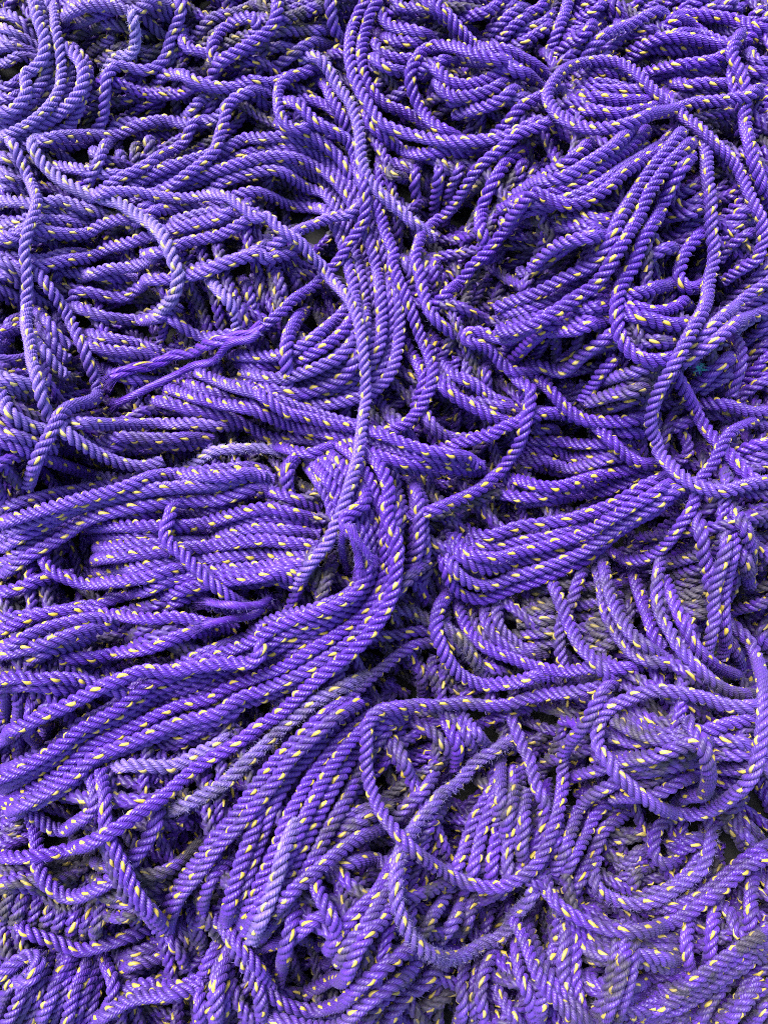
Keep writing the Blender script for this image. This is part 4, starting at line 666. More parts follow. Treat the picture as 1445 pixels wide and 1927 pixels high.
('third from top in lower middle coil with its tail trailing to the left edge',6,0.09,0.07,0.0,'',[-101,89,-88,73,-76,56,-64,38,-54,19,-48,-1,-33,-16,-24,-35,-21,-56,-18,-77,-20,-98,-29,-117,-43,-133,-60,-146,-79,-156,-98,-164,-118,-171,-137,-180,-156,-191,-174,-202,-193,-209,-213,-216,-233,-224,-253,-231,-272,-241,-291,-250,-311,-256,-331,-264,-348,-276,-365,-289,-383,-300,-402,-310,-421,-320,-438,-332,-454,-346,-472,-358,-490,-368,-509,-378,-528,-387,-548,-395,-568,-401]),
('lowest rope of lower middle coil with its tail trailing to the left edge',6,0.09,0.19,0.0,'',[-50,136,-33,125,-17,110,-4,94,8,76,16,57,21,37,26,16,28,-5,22,-25,20,-45,22,-66,20,-87,17,-108,11,-128,2,-148,-9,-166,-21,-182,-36,-198,-53,-211,-70,-223,-87,-235,-105,-245,-125,-253,-145,-261,-164,-269,-184,-277,-204,-283,-220,-296,-238,-305,-259,-309,-280,-313,-300,-319,-320,-326,-340,-334,-359,-341,-379,-349,-399,-356,-417,-366,-431,-382,-447,-395,-465,-406,-484,-416,-502,-426,-521,-435,-540,-444,-559,-454,-578,-462,-598,-469]),
('sixth from top in lower middle coil with its tail trailing to the left edge',6,0.08,0.02,0.0,'',[-85,123,-69,109,-55,94,-41,78,-30,60,-20,41,-14,21,-5,2,2,-17,1,-38,2,-59,3,-80,-1,-101,-8,-120,-19,-138,-33,-155,-48,-169,-65,-181,-83,-193,-101,-203,-119,-215,-137,-226,-156,-234,-176,-241,-196,-249,-216,-255,-235,-263,-252,-275,-272,-281,-293,-285,-313,-292,-332,-301,-351,-310,-370,-320,-389,-328,-409,-336,-426,-348,-441,-363,-457,-376,-475,-387,-494,-397,-512,-407,-531,-416,-550,-425,-570,-433,-589,-441,-609,-448]),
('eighth from top in lower middle coil with its tail trailing to the left edge',6,0.19,0.06,0.0,'',[-65,131,-49,118,-34,104,-20,88,-8,70,1,51,6,31,12,11,17,-10,15,-30,12,-51,14,-72,12,-93,7,-113,0,-133,-11,-151,-23,-168,-38,-183,-54,-197,-71,-209,-89,-221,-106,-232,-125,-242,-144,-250,-164,-258,-183,-266,-203,-272,-221,-283,-238,-295,-259,-300,-279,-304,-299,-310,-319,-318,-338,-326,-358,-334,-377,-342,-397,-349,-415,-360,-429,-375,-446,-388,-464,-398,-483,-408,-502,-418,-521,-427,-540,-436,-559,-444]),
('second from top in lower middle coil with its tail trailing to the left edge',6,0.09,0.03,0.0,'',[-105,74,-93,57,-82,39,-71,21,-64,2,-54,-16,-39,-30,-31,-49,-27,-69,-25,-90,-31,-110,-43,-126,-60,-138,-79,-147,-99,-154,-119,-160,-138,-166,-157,-175,-175,-186,-193,-195,-213,-202,-232,-209,-252,-217,-271,-225,-289,-236,-308,-243,-328,-250,-345,-262,-361,-276,-377,-289,-395,-299,-413,-309,-431,-320,-447,-334,-464,-345,-482,-356,-500,-366,-519,-375,-538,-382,-558,-389,-578,-395]),
(None,6,0.26,0.58,0.0,'',[-561,164,-539,169,-517,171]),
(None,6,0.22,0.53,0.0,'',[-564,175,-546,177,-528,176,-509,179]),
(None,6,0.31,0.60,0.0,'',[-568,192,-546,183,-523,179,-502,184]),
(None,6,0.20,0.16,0.0,'',[-569,129,-548,118,-526,109,-504,99]),
("lowest rope of left edge sheaf under the knee's foot",6,0.07,0.13,0.0,'',[-564,92,-545,90,-527,84,-508,78,-489,78,-471,75]),
(None,6,0.22,0.31,0.0,'',[-563,108,-545,103,-527,99,-508,95,-490,92]),
(None,6,0.18,0.07,0.0,'',[341,336,326,323,310,309,291,301,271,294,253,285,233,279,212,279,192,276]),
("uppermost rope of middle ropes of the right fan's lower bunch",6,0.15,0.08,0.0,'',[328,362,312,348,293,341,274,331,257,319,238,310,218,304,198,310,178,317]),
("lowest rope of middle ropes of the right fan's lower bunch",6,0.06,0.02,0.0,'',[339,317,325,303,310,291,292,283,273,278,255,271,236,265,217,259,199,252]),
(None,6,0.19,0.08,0.0,'',[335,353,321,337,306,321,287,310,267,300,248,289,227,283,206,288,184,291]),
(None,6,0.20,0.11,0.0,'',[251,284,270,273,291,267,311,277,331,285]),
('lowest rope of short level ropes between fan tip and hanging loop',6,0.10,0.04,0.0,'',[240,267,258,261,275,253,294,257,310,267,328,274]),
(None,6,0.19,0.04,0.0,'',[267,310,282,294,301,284,322,292,341,304]),
(None,6,0.31,0.14,0.0,'',[236,148,257,145,278,148,295,135,315,127,336,121,356,114,378,114,400,114]),
(None,6,0.25,0.08,0.0,'',[204,96,225,93,246,90,267,90,288,86,309,84,330,87,351,91,372,93,393,91,414,93]),
('third from top in level bundle right of the valley',6,0.10,0.07,0.0,'',[219,120,240,118,261,116,282,114,302,106,323,102,344,101,366,103,387,105,408,106]),
('fourth from top in level bundle right of the valley',6,0.31,0.13,0.0,'',[215,110,235,105,254,98,273,93,293,87,312,83,332,85,352,89,372,92,392,97,412,100]),
('second from top in level bundle right of the valley',6,0.13,0.06,0.0,'',[230,133,251,129,272,126,294,124,314,117,335,113,357,111,378,114,400,115]),
(None,6,0.25,0.10,0.0,'',[608,97,586,91,565,83,544,79,524,79]),
(None,6,0.22,0.01,0.0,'',[612,115,592,108,574,101,554,98,535,92,516,84]),
(None,6,0.25,0.13,0.0,'',[604,72,580,68,557,70,535,71]),
(None,6,0.29,0.14,0.0,'',[656,327,639,315,622,302,613,284,605,265]),
(None,6,0.35,0.11,0.0,'',[647,343,629,329,614,312,598,297,605,276]),
(None,6,0.27,0.00,0.0,'',[664,270,645,256,625,244,605,231,591,213]),
(None,6,0.39,0.01,0.0,'',[662,312,645,302,628,291,612,279,603,261,595,243]),
(None,6,0.21,0.01,0.0,'',[668,296,650,284,633,272,617,258,603,242,587,229]),
(None,6,0.19,0.17,0.0,'',[663,243,644,237,625,229,607,221,591,210,586,190]),
('leftmost rope of sheaf arching along the top right above the big loop',6,0.16,0.06,0.0,'',[404,812,424,815,445,815,466,815,486,809,507,807,527,811,548,815,565,826,579,842,593,857,613,855]),
('last rope on the right of sheaf arching along the top right above the big loop',6,0.07,0.01,0.0,'',[475,857,492,869,506,883,521,897,539,904,559,902,579,898,599,893,617,885,630,870,644,855,663,857,683,859]),
('second from right in sheaf arching along the top right above the big loop',6,0.07,0.01,0.0,'',[462,845,480,853,499,859,516,869,534,879,553,879,572,872,589,861,603,847,620,839,640,844,659,846]),
(None,6,0.18,0.05,0.0,'',[440,832,460,828,482,825,502,832,522,841,541,851,561,846,580,835,600,828,620,835,640,842]),
('fourth from right in sheaf arching along the top right above the big loop',6,0.07,0.06,0.0,'',[422,824,442,823,461,817,481,816,501,815,521,816,541,816,561,815,581,813,599,822,619,826]),
(None,6,0.35,0.03,0.0,'',[484,711,504,713,523,707,543,709,563,711,582,719,602,723]),
("uppermost rope of pair right of the big loop's shoulder",6,0.09,0.10,0.0,'',[476,763,486,745,489,725,503,714,524,715,544,713,564,717,581,728,600,737]),
(None,6,0.26,0.05,0.0,'',[459,631,443,619,430,606,418,589,406,573,394,556,381,541,366,527,350,514,335,500,321,485,308,470,292,457,275,446,256,438,236,433,216,433,197,439,177,439]),
('second from top in wide right fan gathered under the big loop',6,0.07,0.01,0.0,'',[442,648,429,631,418,613,406,595,395,577,383,559,369,542,354,527,339,512,323,497,308,482,291,468,273,457,253,449,232,445,211,447,198,464,180,474]),
('fourth from top in wide right fan gathered under the big loop',6,0.14,0.16,0.0,'',[480,637,465,622,452,606,439,588,427,570,414,553,399,538,382,524,366,511,350,496,335,481,319,466,303,453,284,442,264,434,244,429,223,432,204,443,184,441]),
('lowest rope of wide right fan gathered under the big loop',6,0.15,0.00,0.0,'',[494,628,481,612,467,597,454,581,442,565,429,549,414,535,398,522,382,509,366,495,351,482,337,467,323,452,307,439,290,428,270,421,250,420,232,429,215,439,196,430,180,418]),
('uppermost rope of wide right fan gathered under the big loop',6,0.09,0.15,0.0,'',[413,640,399,623,388,604,377,585,367,567,355,548,342,531,328,515,311,501,294,488,276,475,257,465,237,466,223,482,205,495,184,497]),
(None,6,0.30,0.05,0.0,'',[238,346,259,345,281,347,299,358,315,373,329,389]),
(None,6,0.33,0.04,0.0,'',[206,376,224,367,244,370,264,375,286,376,304,387,322,399]),
("middle rope of pair leading from the fan's underside to the left",6,0.10,0.12,0.0,'',[221,364,243,371,265,367,287,366,306,378,324,392]),
(None,6,0.29,0.04,0.0,'',[627,478,608,467,591,454,575,440,557,428,538,417,528,401]),
(None,6,0.31,0.07,0.0,'',[607,484,588,474,570,461,553,448,535,435,521,419]),
(None,6,0.21,0.03,0.0,'',[591,522,576,507,562,491,544,481,528,467]),
(None,6,0.19,0.06,0.0,'',[587,534,569,524,553,511,533,510]),
(None,6,0.26,0.10,0.0,'',[601,504,587,489,572,475,554,464,537,454,522,440]),
(None,6,0.68,0.12,0.0,'',[136,-119,139,-140,142,-161,152,-180,166,-195,183,-208,202,-218,223,-223,244,-223]),
("last rope on the right of dull curved ropes under the bight's round end",6,0.52,0.17,0.0,'',[188,-116,181,-136,176,-157,184,-177,200,-192,217,-205,239,-209,260,-208]),
("middle rope of dull curved ropes under the bight's round end",6,0.54,0.03,0.0,'',[164,-120,161,-140,158,-160,165,-179,178,-194,194,-206,212,-214,232,-217,252,-216]),
('last rope on the right of broad sheaf descending left below the lower coil',6,0.65,0.03,0.0,'',[52,-299,32,-306,12,-315,-3,-330,-15,-347,-27,-365,-37,-384,-47,-403,-58,-422,-69,-440,-80,-458,-90,-477,-101,-495,-113,-513,-125,-531,-137,-548,-149,-566,-161,-584,-172,-603,-183,-621]),
('fifth from left in broad sheaf descending left below the lower coil',6,0.28,0.05,0.0,'',[37,-296,18,-303,-1,-312,-17,-325,-31,-340,-44,-356,-56,-373,-67,-390,-78,-408,-88,-426,-98,-444,-107,-463,-117,-481,-127,-499,-138,-517,-148,-535,-160,-552,-170,-570,-179,-588,-189,-607]),
('second from left in broad sheaf descending left below the lower coil',6,0.24,0.11,0.0,'',[-10,-284,-28,-295,-47,-306,-64,-318,-81,-331,-97,-345,-112,-360,-127,-375,-139,-392,-149,-410,-159,-429,-165,-449,-172,-469,-179,-489,-185,-509,-192,-529,-199,-549,-207,-569,-215,-589,-223,-608]),
('leftmost rope of broad sheaf descending left below the lower coil',6,0.26,0.04,0.0,'',[-21,-280,-39,-291,-58,-302,-76,-313,-95,-325,-112,-338,-128,-352,-144,-367,-156,-384,-166,-403,-175,-423,-179,-444,-185,-465,-192,-485,-198,-506,-204,-527,-209,-547,-216,-568,-223,-588]),
('third from left in broad sheaf descending left below the lower coil',6,0.17,0.06,0.0,'',[3,-290,-16,-300,-34,-311,-50,-324,-66,-338,-80,-354,-93,-371,-106,-387,-116,-405,-127,-424,-136,-442,-143,-462,-151,-481,-160,-501,-169,-520,-177,-539,-186,-558,-195,-577,-203,-597]),
('fourth from left in broad sheaf descending left below the lower coil',6,0.21,0.05,0.0,'',[23,-289,4,-297,-15,-306,-31,-319,-46,-333,-60,-349,-72,-366,-83,-383,-93,-401,-102,-420,-111,-438,-119,-458,-128,-476,-138,-494,-148,-512,-158,-530,-168,-549,-178,-567,-187,-586]),
('leftmost rope of upright sheaf within the big ring at bottom middle',6,0.27,0.10,0.0,'',[180,-387,171,-406,159,-423,146,-440,135,-457,127,-477,119,-496,108,-513,99,-533,92,-552]),
('third from left in upright sheaf within the big ring at bottom middle',6,0.19,0.03,0.0,'',[204,-389,196,-408,186,-427,178,-446,170,-465,164,-485,158,-505,156,-525,153,-546,146,-566]),
('second from left in upright sheaf within the big ring at bottom middle',6,0.24,0.12,0.0,'',[189,-390,178,-408,166,-425,156,-444,148,-463,141,-483,134,-503,127,-523,123,-543,117,-563]),
(None,6,0.47,0.16,0.0,'',[216,-389,208,-408,198,-426,192,-446,186,-466,180,-486,178,-506,179,-527,178,-548,173,-568]),
('uppermost rope of sheaf slanting left of the second ring',6,0.27,0.02,0.0,'',[18,-497,4,-513,-11,-528,-29,-540,-45,-553,-60,-569,-68,-588,-75,-608,-85,-627,-101,-641]),
('middle rope of sheaf slanting left of the second ring',6,0.54,0.13,0.0,'',[13,-516,-2,-531,-16,-547,-30,-564,-44,-579,-54,-598,-60,-618,-66,-638,-76,-657,-90,-672,-108,-683]),
('lowest rope of sheaf slanting left of the second ring',6,0.42,0.02,0.0,'',[10,-539,-3,-555,-20,-566,-33,-582,-41,-601,-48,-620,-55,-639,-64,-658,-75,-675,-89,-690,-104,-704,-120,-717]),
(None,6,0.59,0.12,0.0,'',[70,-667,52,-680,34,-692,16,-706,1,-722,-10,-741,-17,-762,-27,-782]),
(None,6,0.79,0.07,0.0,'',[47,-656,28,-667,7,-674,-12,-686,-27,-702,-38,-721,-46,-742,-57,-761]),
(None,6,0.74,0.03,0.0,'',[61,-658,41,-665,20,-671,1,-682,-14,-697,-26,-715,-33,-735,-41,-755]),
(None,6,0.74,0.11,0.0,'',[207,-396,200,-417,193,-437,189,-459,188,-480,188,-502]),
("lowest rope of dusty upright ropes left of the ring's right side",6,0.57,0.07,0.0,'',[215,-412,206,-430,202,-449,199,-469,198,-489,203,-508,208,-527]),
("second from top in dusty upright ropes left of the ring's right side",6,0.72,0.08,0.0,'',[199,-384,194,-405,184,-424,178,-445,177,-467,179,-488]),
("uppermost rope of dusty upright ropes left of the ring's right side",6,0.53,0.14,0.0,'',[185,-363,179,-382,171,-400,168,-420,166,-440,165,-460]),
("third from top in sheaf sweeping down from the pale ring's left",6,0.37,0.09,0.0,'',[378,-430,357,-437,336,-443,319,-458,308,-477,291,-492,276,-507,268,-528,260,-548]),
("second from top in sheaf sweeping down from the pale ring's left",6,0.59,0.13,0.0,'',[346,-393,327,-404,311,-419,301,-438,289,-456,276,-474,265,-492,256,-513,248,-533]),
("lowest rope of sheaf sweeping down from the pale ring's left",6,0.45,0.04,0.0,'',[387,-454,367,-462,347,-468,331,-480,322,-499,312,-518,297,-533,285,-550,275,-568]),
("uppermost rope of sheaf sweeping down from the pale ring's left",6,0.31,0.05,0.0,'',[335,-371,317,-381,300,-392,287,-407,276,-424,269,-442,260,-461,252,-479,246,-498,239,-517]),
(None,6,0.66,0.10,0.0,'',[338,-373,358,-368,378,-362,398,-359,419,-356,439,-352]),
(None,6,0.75,0.09,0.0,'',[329,-368,349,-362,368,-353,388,-348,408,-344,429,-344,450,-341]),
('uppermost rope of level ropes in the middle of the pale ring',6,0.49,0.04,0.0,'',[321,-363,339,-353,357,-345,376,-336,395,-329,415,-327,435,-329,455,-326]),
('leftmost rope of upright dusty ropes left of the upright sheaf, lower right',6,0.37,0.13,0.0,'',[256,-586,255,-607,252,-628,241,-645,230,-663,225,-683,222,-704,224,-725,225,-746]),
('last rope on the right of upright dusty ropes left of the upright sheaf, lower right',6,0.16,0.11,0.0,'',[283,-595,277,-616,271,-637,268,-659,270,-681,276,-702,285,-722,293,-742]),
('middle rope of upright dusty ropes left of the upright sheaf, lower right',6,0.45,0.14,0.0,'',[266,-593,263,-614,254,-634,250,-655,254,-677,259,-698,265,-720,269,-741]),
(None,6,0.39,0.05,0.0,'',[-218,-644,-224,-663,-225,-684,-226,-704,-230,-724,-233,-744]),
(None,6,0.51,0.14,0.0,'',[-235,-634,-238,-656,-238,-678,-242,-700,-249,-722,-253,-744]),
('leftmost rope of upright sheaf at the bottom edge, left of middle',6,0.24,0.09,0.0,'',[-238,-622,-248,-641,-258,-661,-264,-682,-259,-702,-259,-724,-259,-746]),
('third from left in upright sheaf at the bottom edge, left of middle',6,0.25,0.14,0.0,'',[-224,-632,-229,-654,-232,-677,-232,-700,-237,-723,-242,-745]),
('rope bent over a hump and falling left, upper left middle',7,0.14,0.27,0.0,'',[-191,735,-211,729,-228,717,-248,709,-263,695,-266,674,-271,653,-275,632,-279,612,-291,594,-306,579,-323,566,-340,554,-361,554,-382,553]),
('rope lying level under the frosted rope at the left edge',7,0.16,0.58,0.0,'',[-674,552,-654,545,-635,535,-615,528,-594,523,-574,517,-553,521,-533,526,-512,522,-491,516,-470,515,-449,513]),
('rope curving down from the top edge and sweeping right, outer',7,0.11,0.04,0.0,'',[-2,958,-6,937,-8,916,-12,895,-22,876,-29,856,-34,836,-37,815,-39,794,-38,772,-34,752,-25,732,-12,715,5,703,26,698,45,691,63,679,79,665,93,649,105,632,119,616,136,604,157,604,177,611,196,620,207,632,221,644,239,655,257,667,271,682,283,700,298,714]),
('rope curving down from the top edge and sweeping right, lower twin',7,0.09,0.18,0.0,'',[-18,946,-25,926,-32,906,-43,889,-51,870,-56,850,-58,829,-59,808,-59,788,-56,767,-52,747,-44,727,-36,708,-26,690,-16,672,-3,655,15,646,34,637,53,628,71,618,90,610,110,604,131,600,151,598,172,596,193,597,212,603,231,611,248,622,266,633]),
('small loop hanging from the hump in the upper middle',7,0.15,0.19,0.0,'',[-144,781,-157,766,-166,748,-176,730,-177,710,-175,690,-172,670,-164,651,-149,638,-130,639,-118,655,-104,671]),
('rope bending down from the small hump loop into the coil',7,0.06,0.13,0.0,'',[-181,704,-162,696,-146,683,-131,668,-117,653,-100,642,-79,638,-60,631,-50,613,-45,593,-39,573,-34,553,-32,532,-36,511]),
('long rope falling from the right fan into the central valley',7,0.07,0.13,0.0,'',[284,629,267,616,250,603,230,596,209,590,192,577,174,565,156,553,140,539,125,524,108,512,88,503,74,487,64,468,58,448,53,427,49,406,54,386,58,365,62,344,68,323,77,304,94,292,114,284]),
('long rope circling right of the coil and back under it',7,0.13,0.08,0.0,'',[-29,560,-22,540,-16,520,-7,501,-2,480,3,459,10,439,16,419,13,402,19,382,27,362,35,343,43,323,51,303,59,283,67,264,73,243,76,222,73,201,65,182,54,163,40,148,22,136,2,130,-19,131,-40,135,-61,138,-82,140,-103,145,-124,149,-145,152,-164,162,-181,174,-196,189,-211,204]),
(None,7,0.29,0.15,0.0,'',[59,177,66,158,75,140,92,130,113,127,133,127,154,128,174,133,193,139,211,148,227,161,247,166,267,169,287,174]),
('rope swinging from the valley to the right, long lower twin',7,0.07,0.06,0.0,'',[65,103,85,108,105,111,126,115,146,119,166,122,182,132,202,140,221,147,240,155,260,159,280,160,300,155,320,149,338,140,357,131,376,124,396,127,416,132]),
('short rope folded over near the middle left of the coil',7,0.11,0.08,0.0,'',[-189,127,-169,118,-150,106,-130,97,-109,93,-89,103,-71,114]),
(None,7,0.59,0.04,0.0,'',[1,-139,17,-121,33,-105,49,-89,66,-74]),
('rope turning back in a hairpin at the left end of the level ropes',7,0.13,0.06,0.0,'',[-513,-39,-529,-52,-521,-70,-507,-86,-488,-96,-468,-103,-448,-107,-427,-107,-406,-106,-385,-105,-364,-103,-343,-101,-323,-95,-303,-87,-283,-85]),
('long level rope from the left edge ending under the frayed tip',7,0.14,0.02,0.0,'',[-590,-187,-570,-181,-550,-176,-531,-168,-512,-159,-492,-154,-471,-150,-450,-148,-429,-150,-409,-153,-388,-156,-367,-158,-346,-160,-325,-160,-305,-158,-284,-161,-264,-166,-243,-170,-223,-174]),
('level rope from the left edge passing under the trailing bundle',7,0.10,0.03,0.0,'',[-577,-250,-557,-248,-537,-246,-517,-243,-497,-242,-477,-245,-457,-243,-437,-244,-417,-249,-398,-256,-379,-262,-361,-270,-343,-278]),
("frosted rope bending at the left edge under the knee's foot",7,0.15,0.52,0.0,'',[-555,164,-544,146,-532,128,-514,117,-493,115]),
('rope of the right fan curving down left of the long one',7,0.15,0.10,0.0,'',[465,594,453,577,442,559,430,542,418,525,405,509,392,493,380,476,369,459,358,442,347,424,336,406,328,388,320,369,310,351,293,341,272,338,252,332,233,325,213,320,192,322,172,320]),
('rope running right into the ring from the valley',7,0.08,0.04,0.0,'',[235,226,250,210,260,191,274,173,289,158,307,146,329,141,350,138,372,137,392,144,413,151]),
("rope skirting the level bundle's lower side, upper",7,0.06,0.00,0.0,'',[190,71,209,61,227,49,247,43,268,43,288,48,308,55,329,62,349,68,370,71,391,75,411,81,432,86]),
(None,7,0.24,0.81,0.0,'',[648,342,626,336,605,330,585,319,569,304,551,291,531,280,513,267]),
("upright rope at the ring's top right, beside the teal scrap",7,0.18,0.10,0.0,'',[558,312,557,291,551,270,550,249,547,228,544,207,542,185]),
(None,7,0.17,0.06,0.0,'',[599,805,593,786,584,767,576,749,569,730,566,710,570,690,574,671,582,652,586,633]),
('frayed rope of the tangle near the top right',7,0.07,0.15,1.0,'',[335,769,343,789,360,802,375,818,390,834,407,847,427,857,445,868,465,878,484,889,501,879]),
('rope crossing behind the first hanging rope under the bight',7,0.53,0.08,0.0,'',[334,-55,322,-73,308,-89,298,-109,291,-129,280,-148,271,-167,267,-188,269,-210,274,-231,283,-250,294,-269]),
('thin looking rope hanging below the wide sag',7,0.27,0.02,0.0,'',[401,-65,400,-86,398,-106,399,-127,397,-148,393,-168,395,-188,407,-205]),
('rope twinned right of the long hanging one',7,0.26,0.04,0.0,'',[424,-96,425,-116,423,-137,426,-157,433,-177,442,-196,455,-211,473,-222,492,-230,512,-236,532,-240,552,-244,573,-247,593,-252]),
('rope hanging from the ring at right',7,0.45,0.05,0.0,'',[456,-2,459,-24,459,-46,464,-68,473,-88,476,-110,482,-131,491,-151]),
(None,7,0.32,0.18,0.0,'',[539,-151,544,-172,550,-192,561,-210,576,-225,588,-243]),
(None,7,0.67,0.03,0.0,'',[642,-148,624,-158,607,-169,598,-187,613,-199,632,-207]),
('rope swinging right just inside its neighbour, under the bight',7,0.23,0.04,0.0,'',[112,-106,116,-127,120,-148,127,-169,138,-187,154,-201,174,-211,194,-218,214,-226,235,-232,256,-236,277,-237,298,-232,320,-229,341,-231,362,-230,384,-227]),
('rope running left from the hollow into the descending sheaf',7,0.49,0.04,0.0,'',[81,-194,60,-196,39,-202,21,-214,4,-228,-13,-241,-29,-255,-45,-270,-62,-284,-79,-297,-94,-312,-109,-328,-123,-344]),
("worn greyish rope lying along the lower coil's outer side",7,0.55,0.53,1.0,'',[-21,-244,-41,-250,-60,-259,-79,-268,-98,-277,-114,-291,-130,-304,-147,-317,-162,-332,-177,-347,-193,-361,-208,-376,-224,-390,-241,-401,-260,-411,-279,-420,-298,-429,-318,-437]),
('pale worn rope along the broad descending sheaf',7,0.33,0.61,0.0,'',[-117,-433,-126,-452,-133,-472,-138,-492,-144,-512,-151,-532,-159,-551,-168,-570,-176,-590]),
('dusty rope crossing out of the big ring to the descending sheaf',7,0.40,0.09,0.0,'',[12,-461,-9,-461,-30,-462,-50,-470,-68,-480,-86,-492,-103,-504,-120,-516,-134,-532,-147,-549]),
("rope dropping from the descending sheaf's edge",7,0.26,0.00,0.0,'',[-100,-491,-90,-511,-78,-529,-66,-548,-59,-568,-52,-589]),
('wide sagging rope along the bottom, left of middle',7,0.32,0.02,0.0,'',[-208,-628,-196,-645,-183,-661,-171,-679,-156,-693,-140,-706,-121,-715,-101,-718,-82,-709,-68,-694,-56,-677,-46,-658,-35,-641,-20,-626,-3,-614,17,-607,36,-598]),
('second sagging rope along the very bottom',7,0.42,0.11,0.0,'',[-184,-711,-166,-721,-145,-722,-125,-725,-104,-725,-84,-719,-66,-710,-50,-696,-37,-680,-22,-666,-5,-654,14,-646,35,-642,53,-633]),
("rope running down left from the second ring's bottom",7,0.46,0.16,0.3,'',[108,-656,89,-664,70,-671,54,-684,36,-694,22,-708,10,-725,2,-744,-7,-762]),
(None,7,0.65,0.17,0.0,'',[362,-586,381,-577,400,-569,420,-564,439,-556,456,-544,472,-530,485,-515,500,-500,504,-479]),
('upright rope under the long lower right rope, right of two',7,0.10,0.07,0.0,'',[508,-574,498,-591,486,-607,480,-626,478,-646,484,-665,489,-685]),
('upright rope under the long lower right rope, left of two',7,0.14,0.14,0.0,'',[467,-596,453,-610,441,-626,439,-645,447,-664,454,-683]),
("winding rope left of the big ring's right side",7,0.48,0.11,0.0,'',[188,-295,199,-313,205,-332,211,-351,220,-370,222,-389,226,-408,235,-427,236,-447,230,-466]),
('small loop hanging under the trailing bundle at left',7,0.30,0.06,0.0,'',[-421,-381,-406,-396,-398,-414,-410,-431,-428,-443,-446,-454,-464,-465,-485,-464,-501,-451,-519,-440]),
('round loop at the left bottom below the straight long rope',7,0.29,0.04,0.0,'',[-536,-458,-525,-476,-516,-495,-509,-515,-497,-532,-482,-547,-462,-556,-441,-555,-422,-547,-403,-536,-385,-525,-368,-513,-352,-498,-339,-481,-327,-464,-318,-445,-317,-424,-317,-402]),
('dusty sagging rope at the bottom left',7,0.29,0.01,0.0,'',[-560,-597,-544,-609,-524,-618,-505,-627,-486,-635,-467,-644,-446,-647,-425,-642,-405,-635,-386,-628,-365,-624,-345,-619]),
(None,7,0.43,0.02,0.0,'',[-301,-724,-319,-729,-338,-732,-356,-738]),
(None,7,0.36,0.12,0.0,'',[-39,97,-23,83,-4,73,18,68,39,66,61,67,83,68,105,69,126,71,147,77,167,85]),
('third from top in blunt folded sheaf pointing right out of the middle',7,0.07,0.03,0.0,'',[-43,104,-25,93,-6,82,13,75,34,70,55,70,76,71,98,70,119,69,140,72,160,79]),
(None,7,0.26,0.08,0.0,'',[-45,130,-26,119,-9,108,11,98,30,90,50,83,71,80,93,79,114,79,135,82,155,79]),
('uppermost rope of blunt folded sheaf pointing right out of the middle',7,0.08,0.06,0.0,'',[-46,140,-28,130,-11,118,8,109,27,100,46,93,66,87,87,84,108,82,129,82,144,72]),
(None,7,0.22,0.21,0.0,'',[-599,-73,-580,-66,-560,-59,-543,-47,-527,-33,-511,-19,-495,-6,-475,1,-454,4,-433,6,-412,8,-392,12,-372,18,-352,26,-333,34,-312,37,-291,37,-270,35,-249,36,-228,39,-208,43,-187,44,-167,37]),
('fourth from top in sheaf fanning to the left edge at mid height',7,0.08,0.24,0.0,'',[-591,-51,-571,-44,-552,-38,-534,-28,-516,-18,-497,-9,-478,-1,-458,5,-438,9,-418,13,-398,17,-377,21,-357,26,-337,31,-317,35,-297,38,-276,39,-255,40,-235,44,-216,51,-198,61,-177,60]),
('lowest rope of sheaf fanning to the left edge at mid height',7,0.10,0.14,0.0,'',[-604,-94,-584,-86,-564,-80,-547,-69,-529,-57,-511,-46,-493,-35,-475,-25,-456,-16,-436,-10,-415,-5,-395,-1,-374,4,-353,8,-333,12,-312,16,-291,18,-270,19,-249,20,-229,25,-209,32,-189,38,-169,33]),
('uppermost rope of sheaf fanning to the left edge at mid height',7,0.16,0.25,0.0,'',[-589,8,-568,9,-548,12,-529,20,-512,31,-493,40,-474,46,-454,51,-434,55,-413,59,-393,62,-373,66,-353,71,-332,74,-312,76,-291,77,-271,79,-250,80,-230,83,-210,86,-190,82]),
('third from top in sheaf fanning to the left edge at mid height',7,0.08,0.26,0.0,'',[-588,-33,-567,-28,-546,-23,-526,-15,-506,-8,-485,-2,-465,5,-444,11,-423,16,-402,20,-381,24,-360,28,-339,32,-318,35,-296,38,-275,40,-254,42,-233,46,-212,52,-191,57,-170,53]),
('second from top in sheaf fanning to the left edge at mid height',7,0.09,0.17,0.0,'',[-594,-17,-572,-14,-551,-13,-530,-8,-509,-3,-488,2,-467,7,-447,13,-426,18,-405,23,-385,30,-365,39,-348,51,-328,59,-306,59,-285,56,-264,52,-243,50,-221,52,-201,58,-180,55]),
('lowest rope of pair leaving the left edge above the dark pocket',7,0.20,0.07,0.0,'',[-595,-218,-575,-215,-554,-212,-533,-210,-513,-207,-492,-203,-472,-198,-453,-191,-434,-183,-414,-175,-395,-168]),
('uppermost rope of pair leaving the left edge above the dark pocket',7,0.14,0.08,0.0,'',[-546,-202,-527,-199,-507,-195,-490,-185,-473,-175,-454,-168,-435,-163,-415,-160,-395,-165]),
(None,7,0.35,0.21,0.0,'',[497,175,516,168,535,163,555,160,575,154,594,148,614,146,634,143]),
('uppermost rope of pair crossing the slanting rope at the right edge',7,0.18,0.09,0.0,'',[480,179,501,177,521,172,542,168,562,163,583,162,604,166,624,172,644,175]),
(None,7,0.20,0.06,0.0,'',[307,736,327,735,344,724,364,721,385,718,405,715,425,716,443,725,463,729]),
('fourth from top in ropes filling the big loop at upper right',7,0.15,0.01,0.0,'',[289,656,309,658,328,650,349,649,370,651,389,658,408,666,426,675,442,689,459,700]),
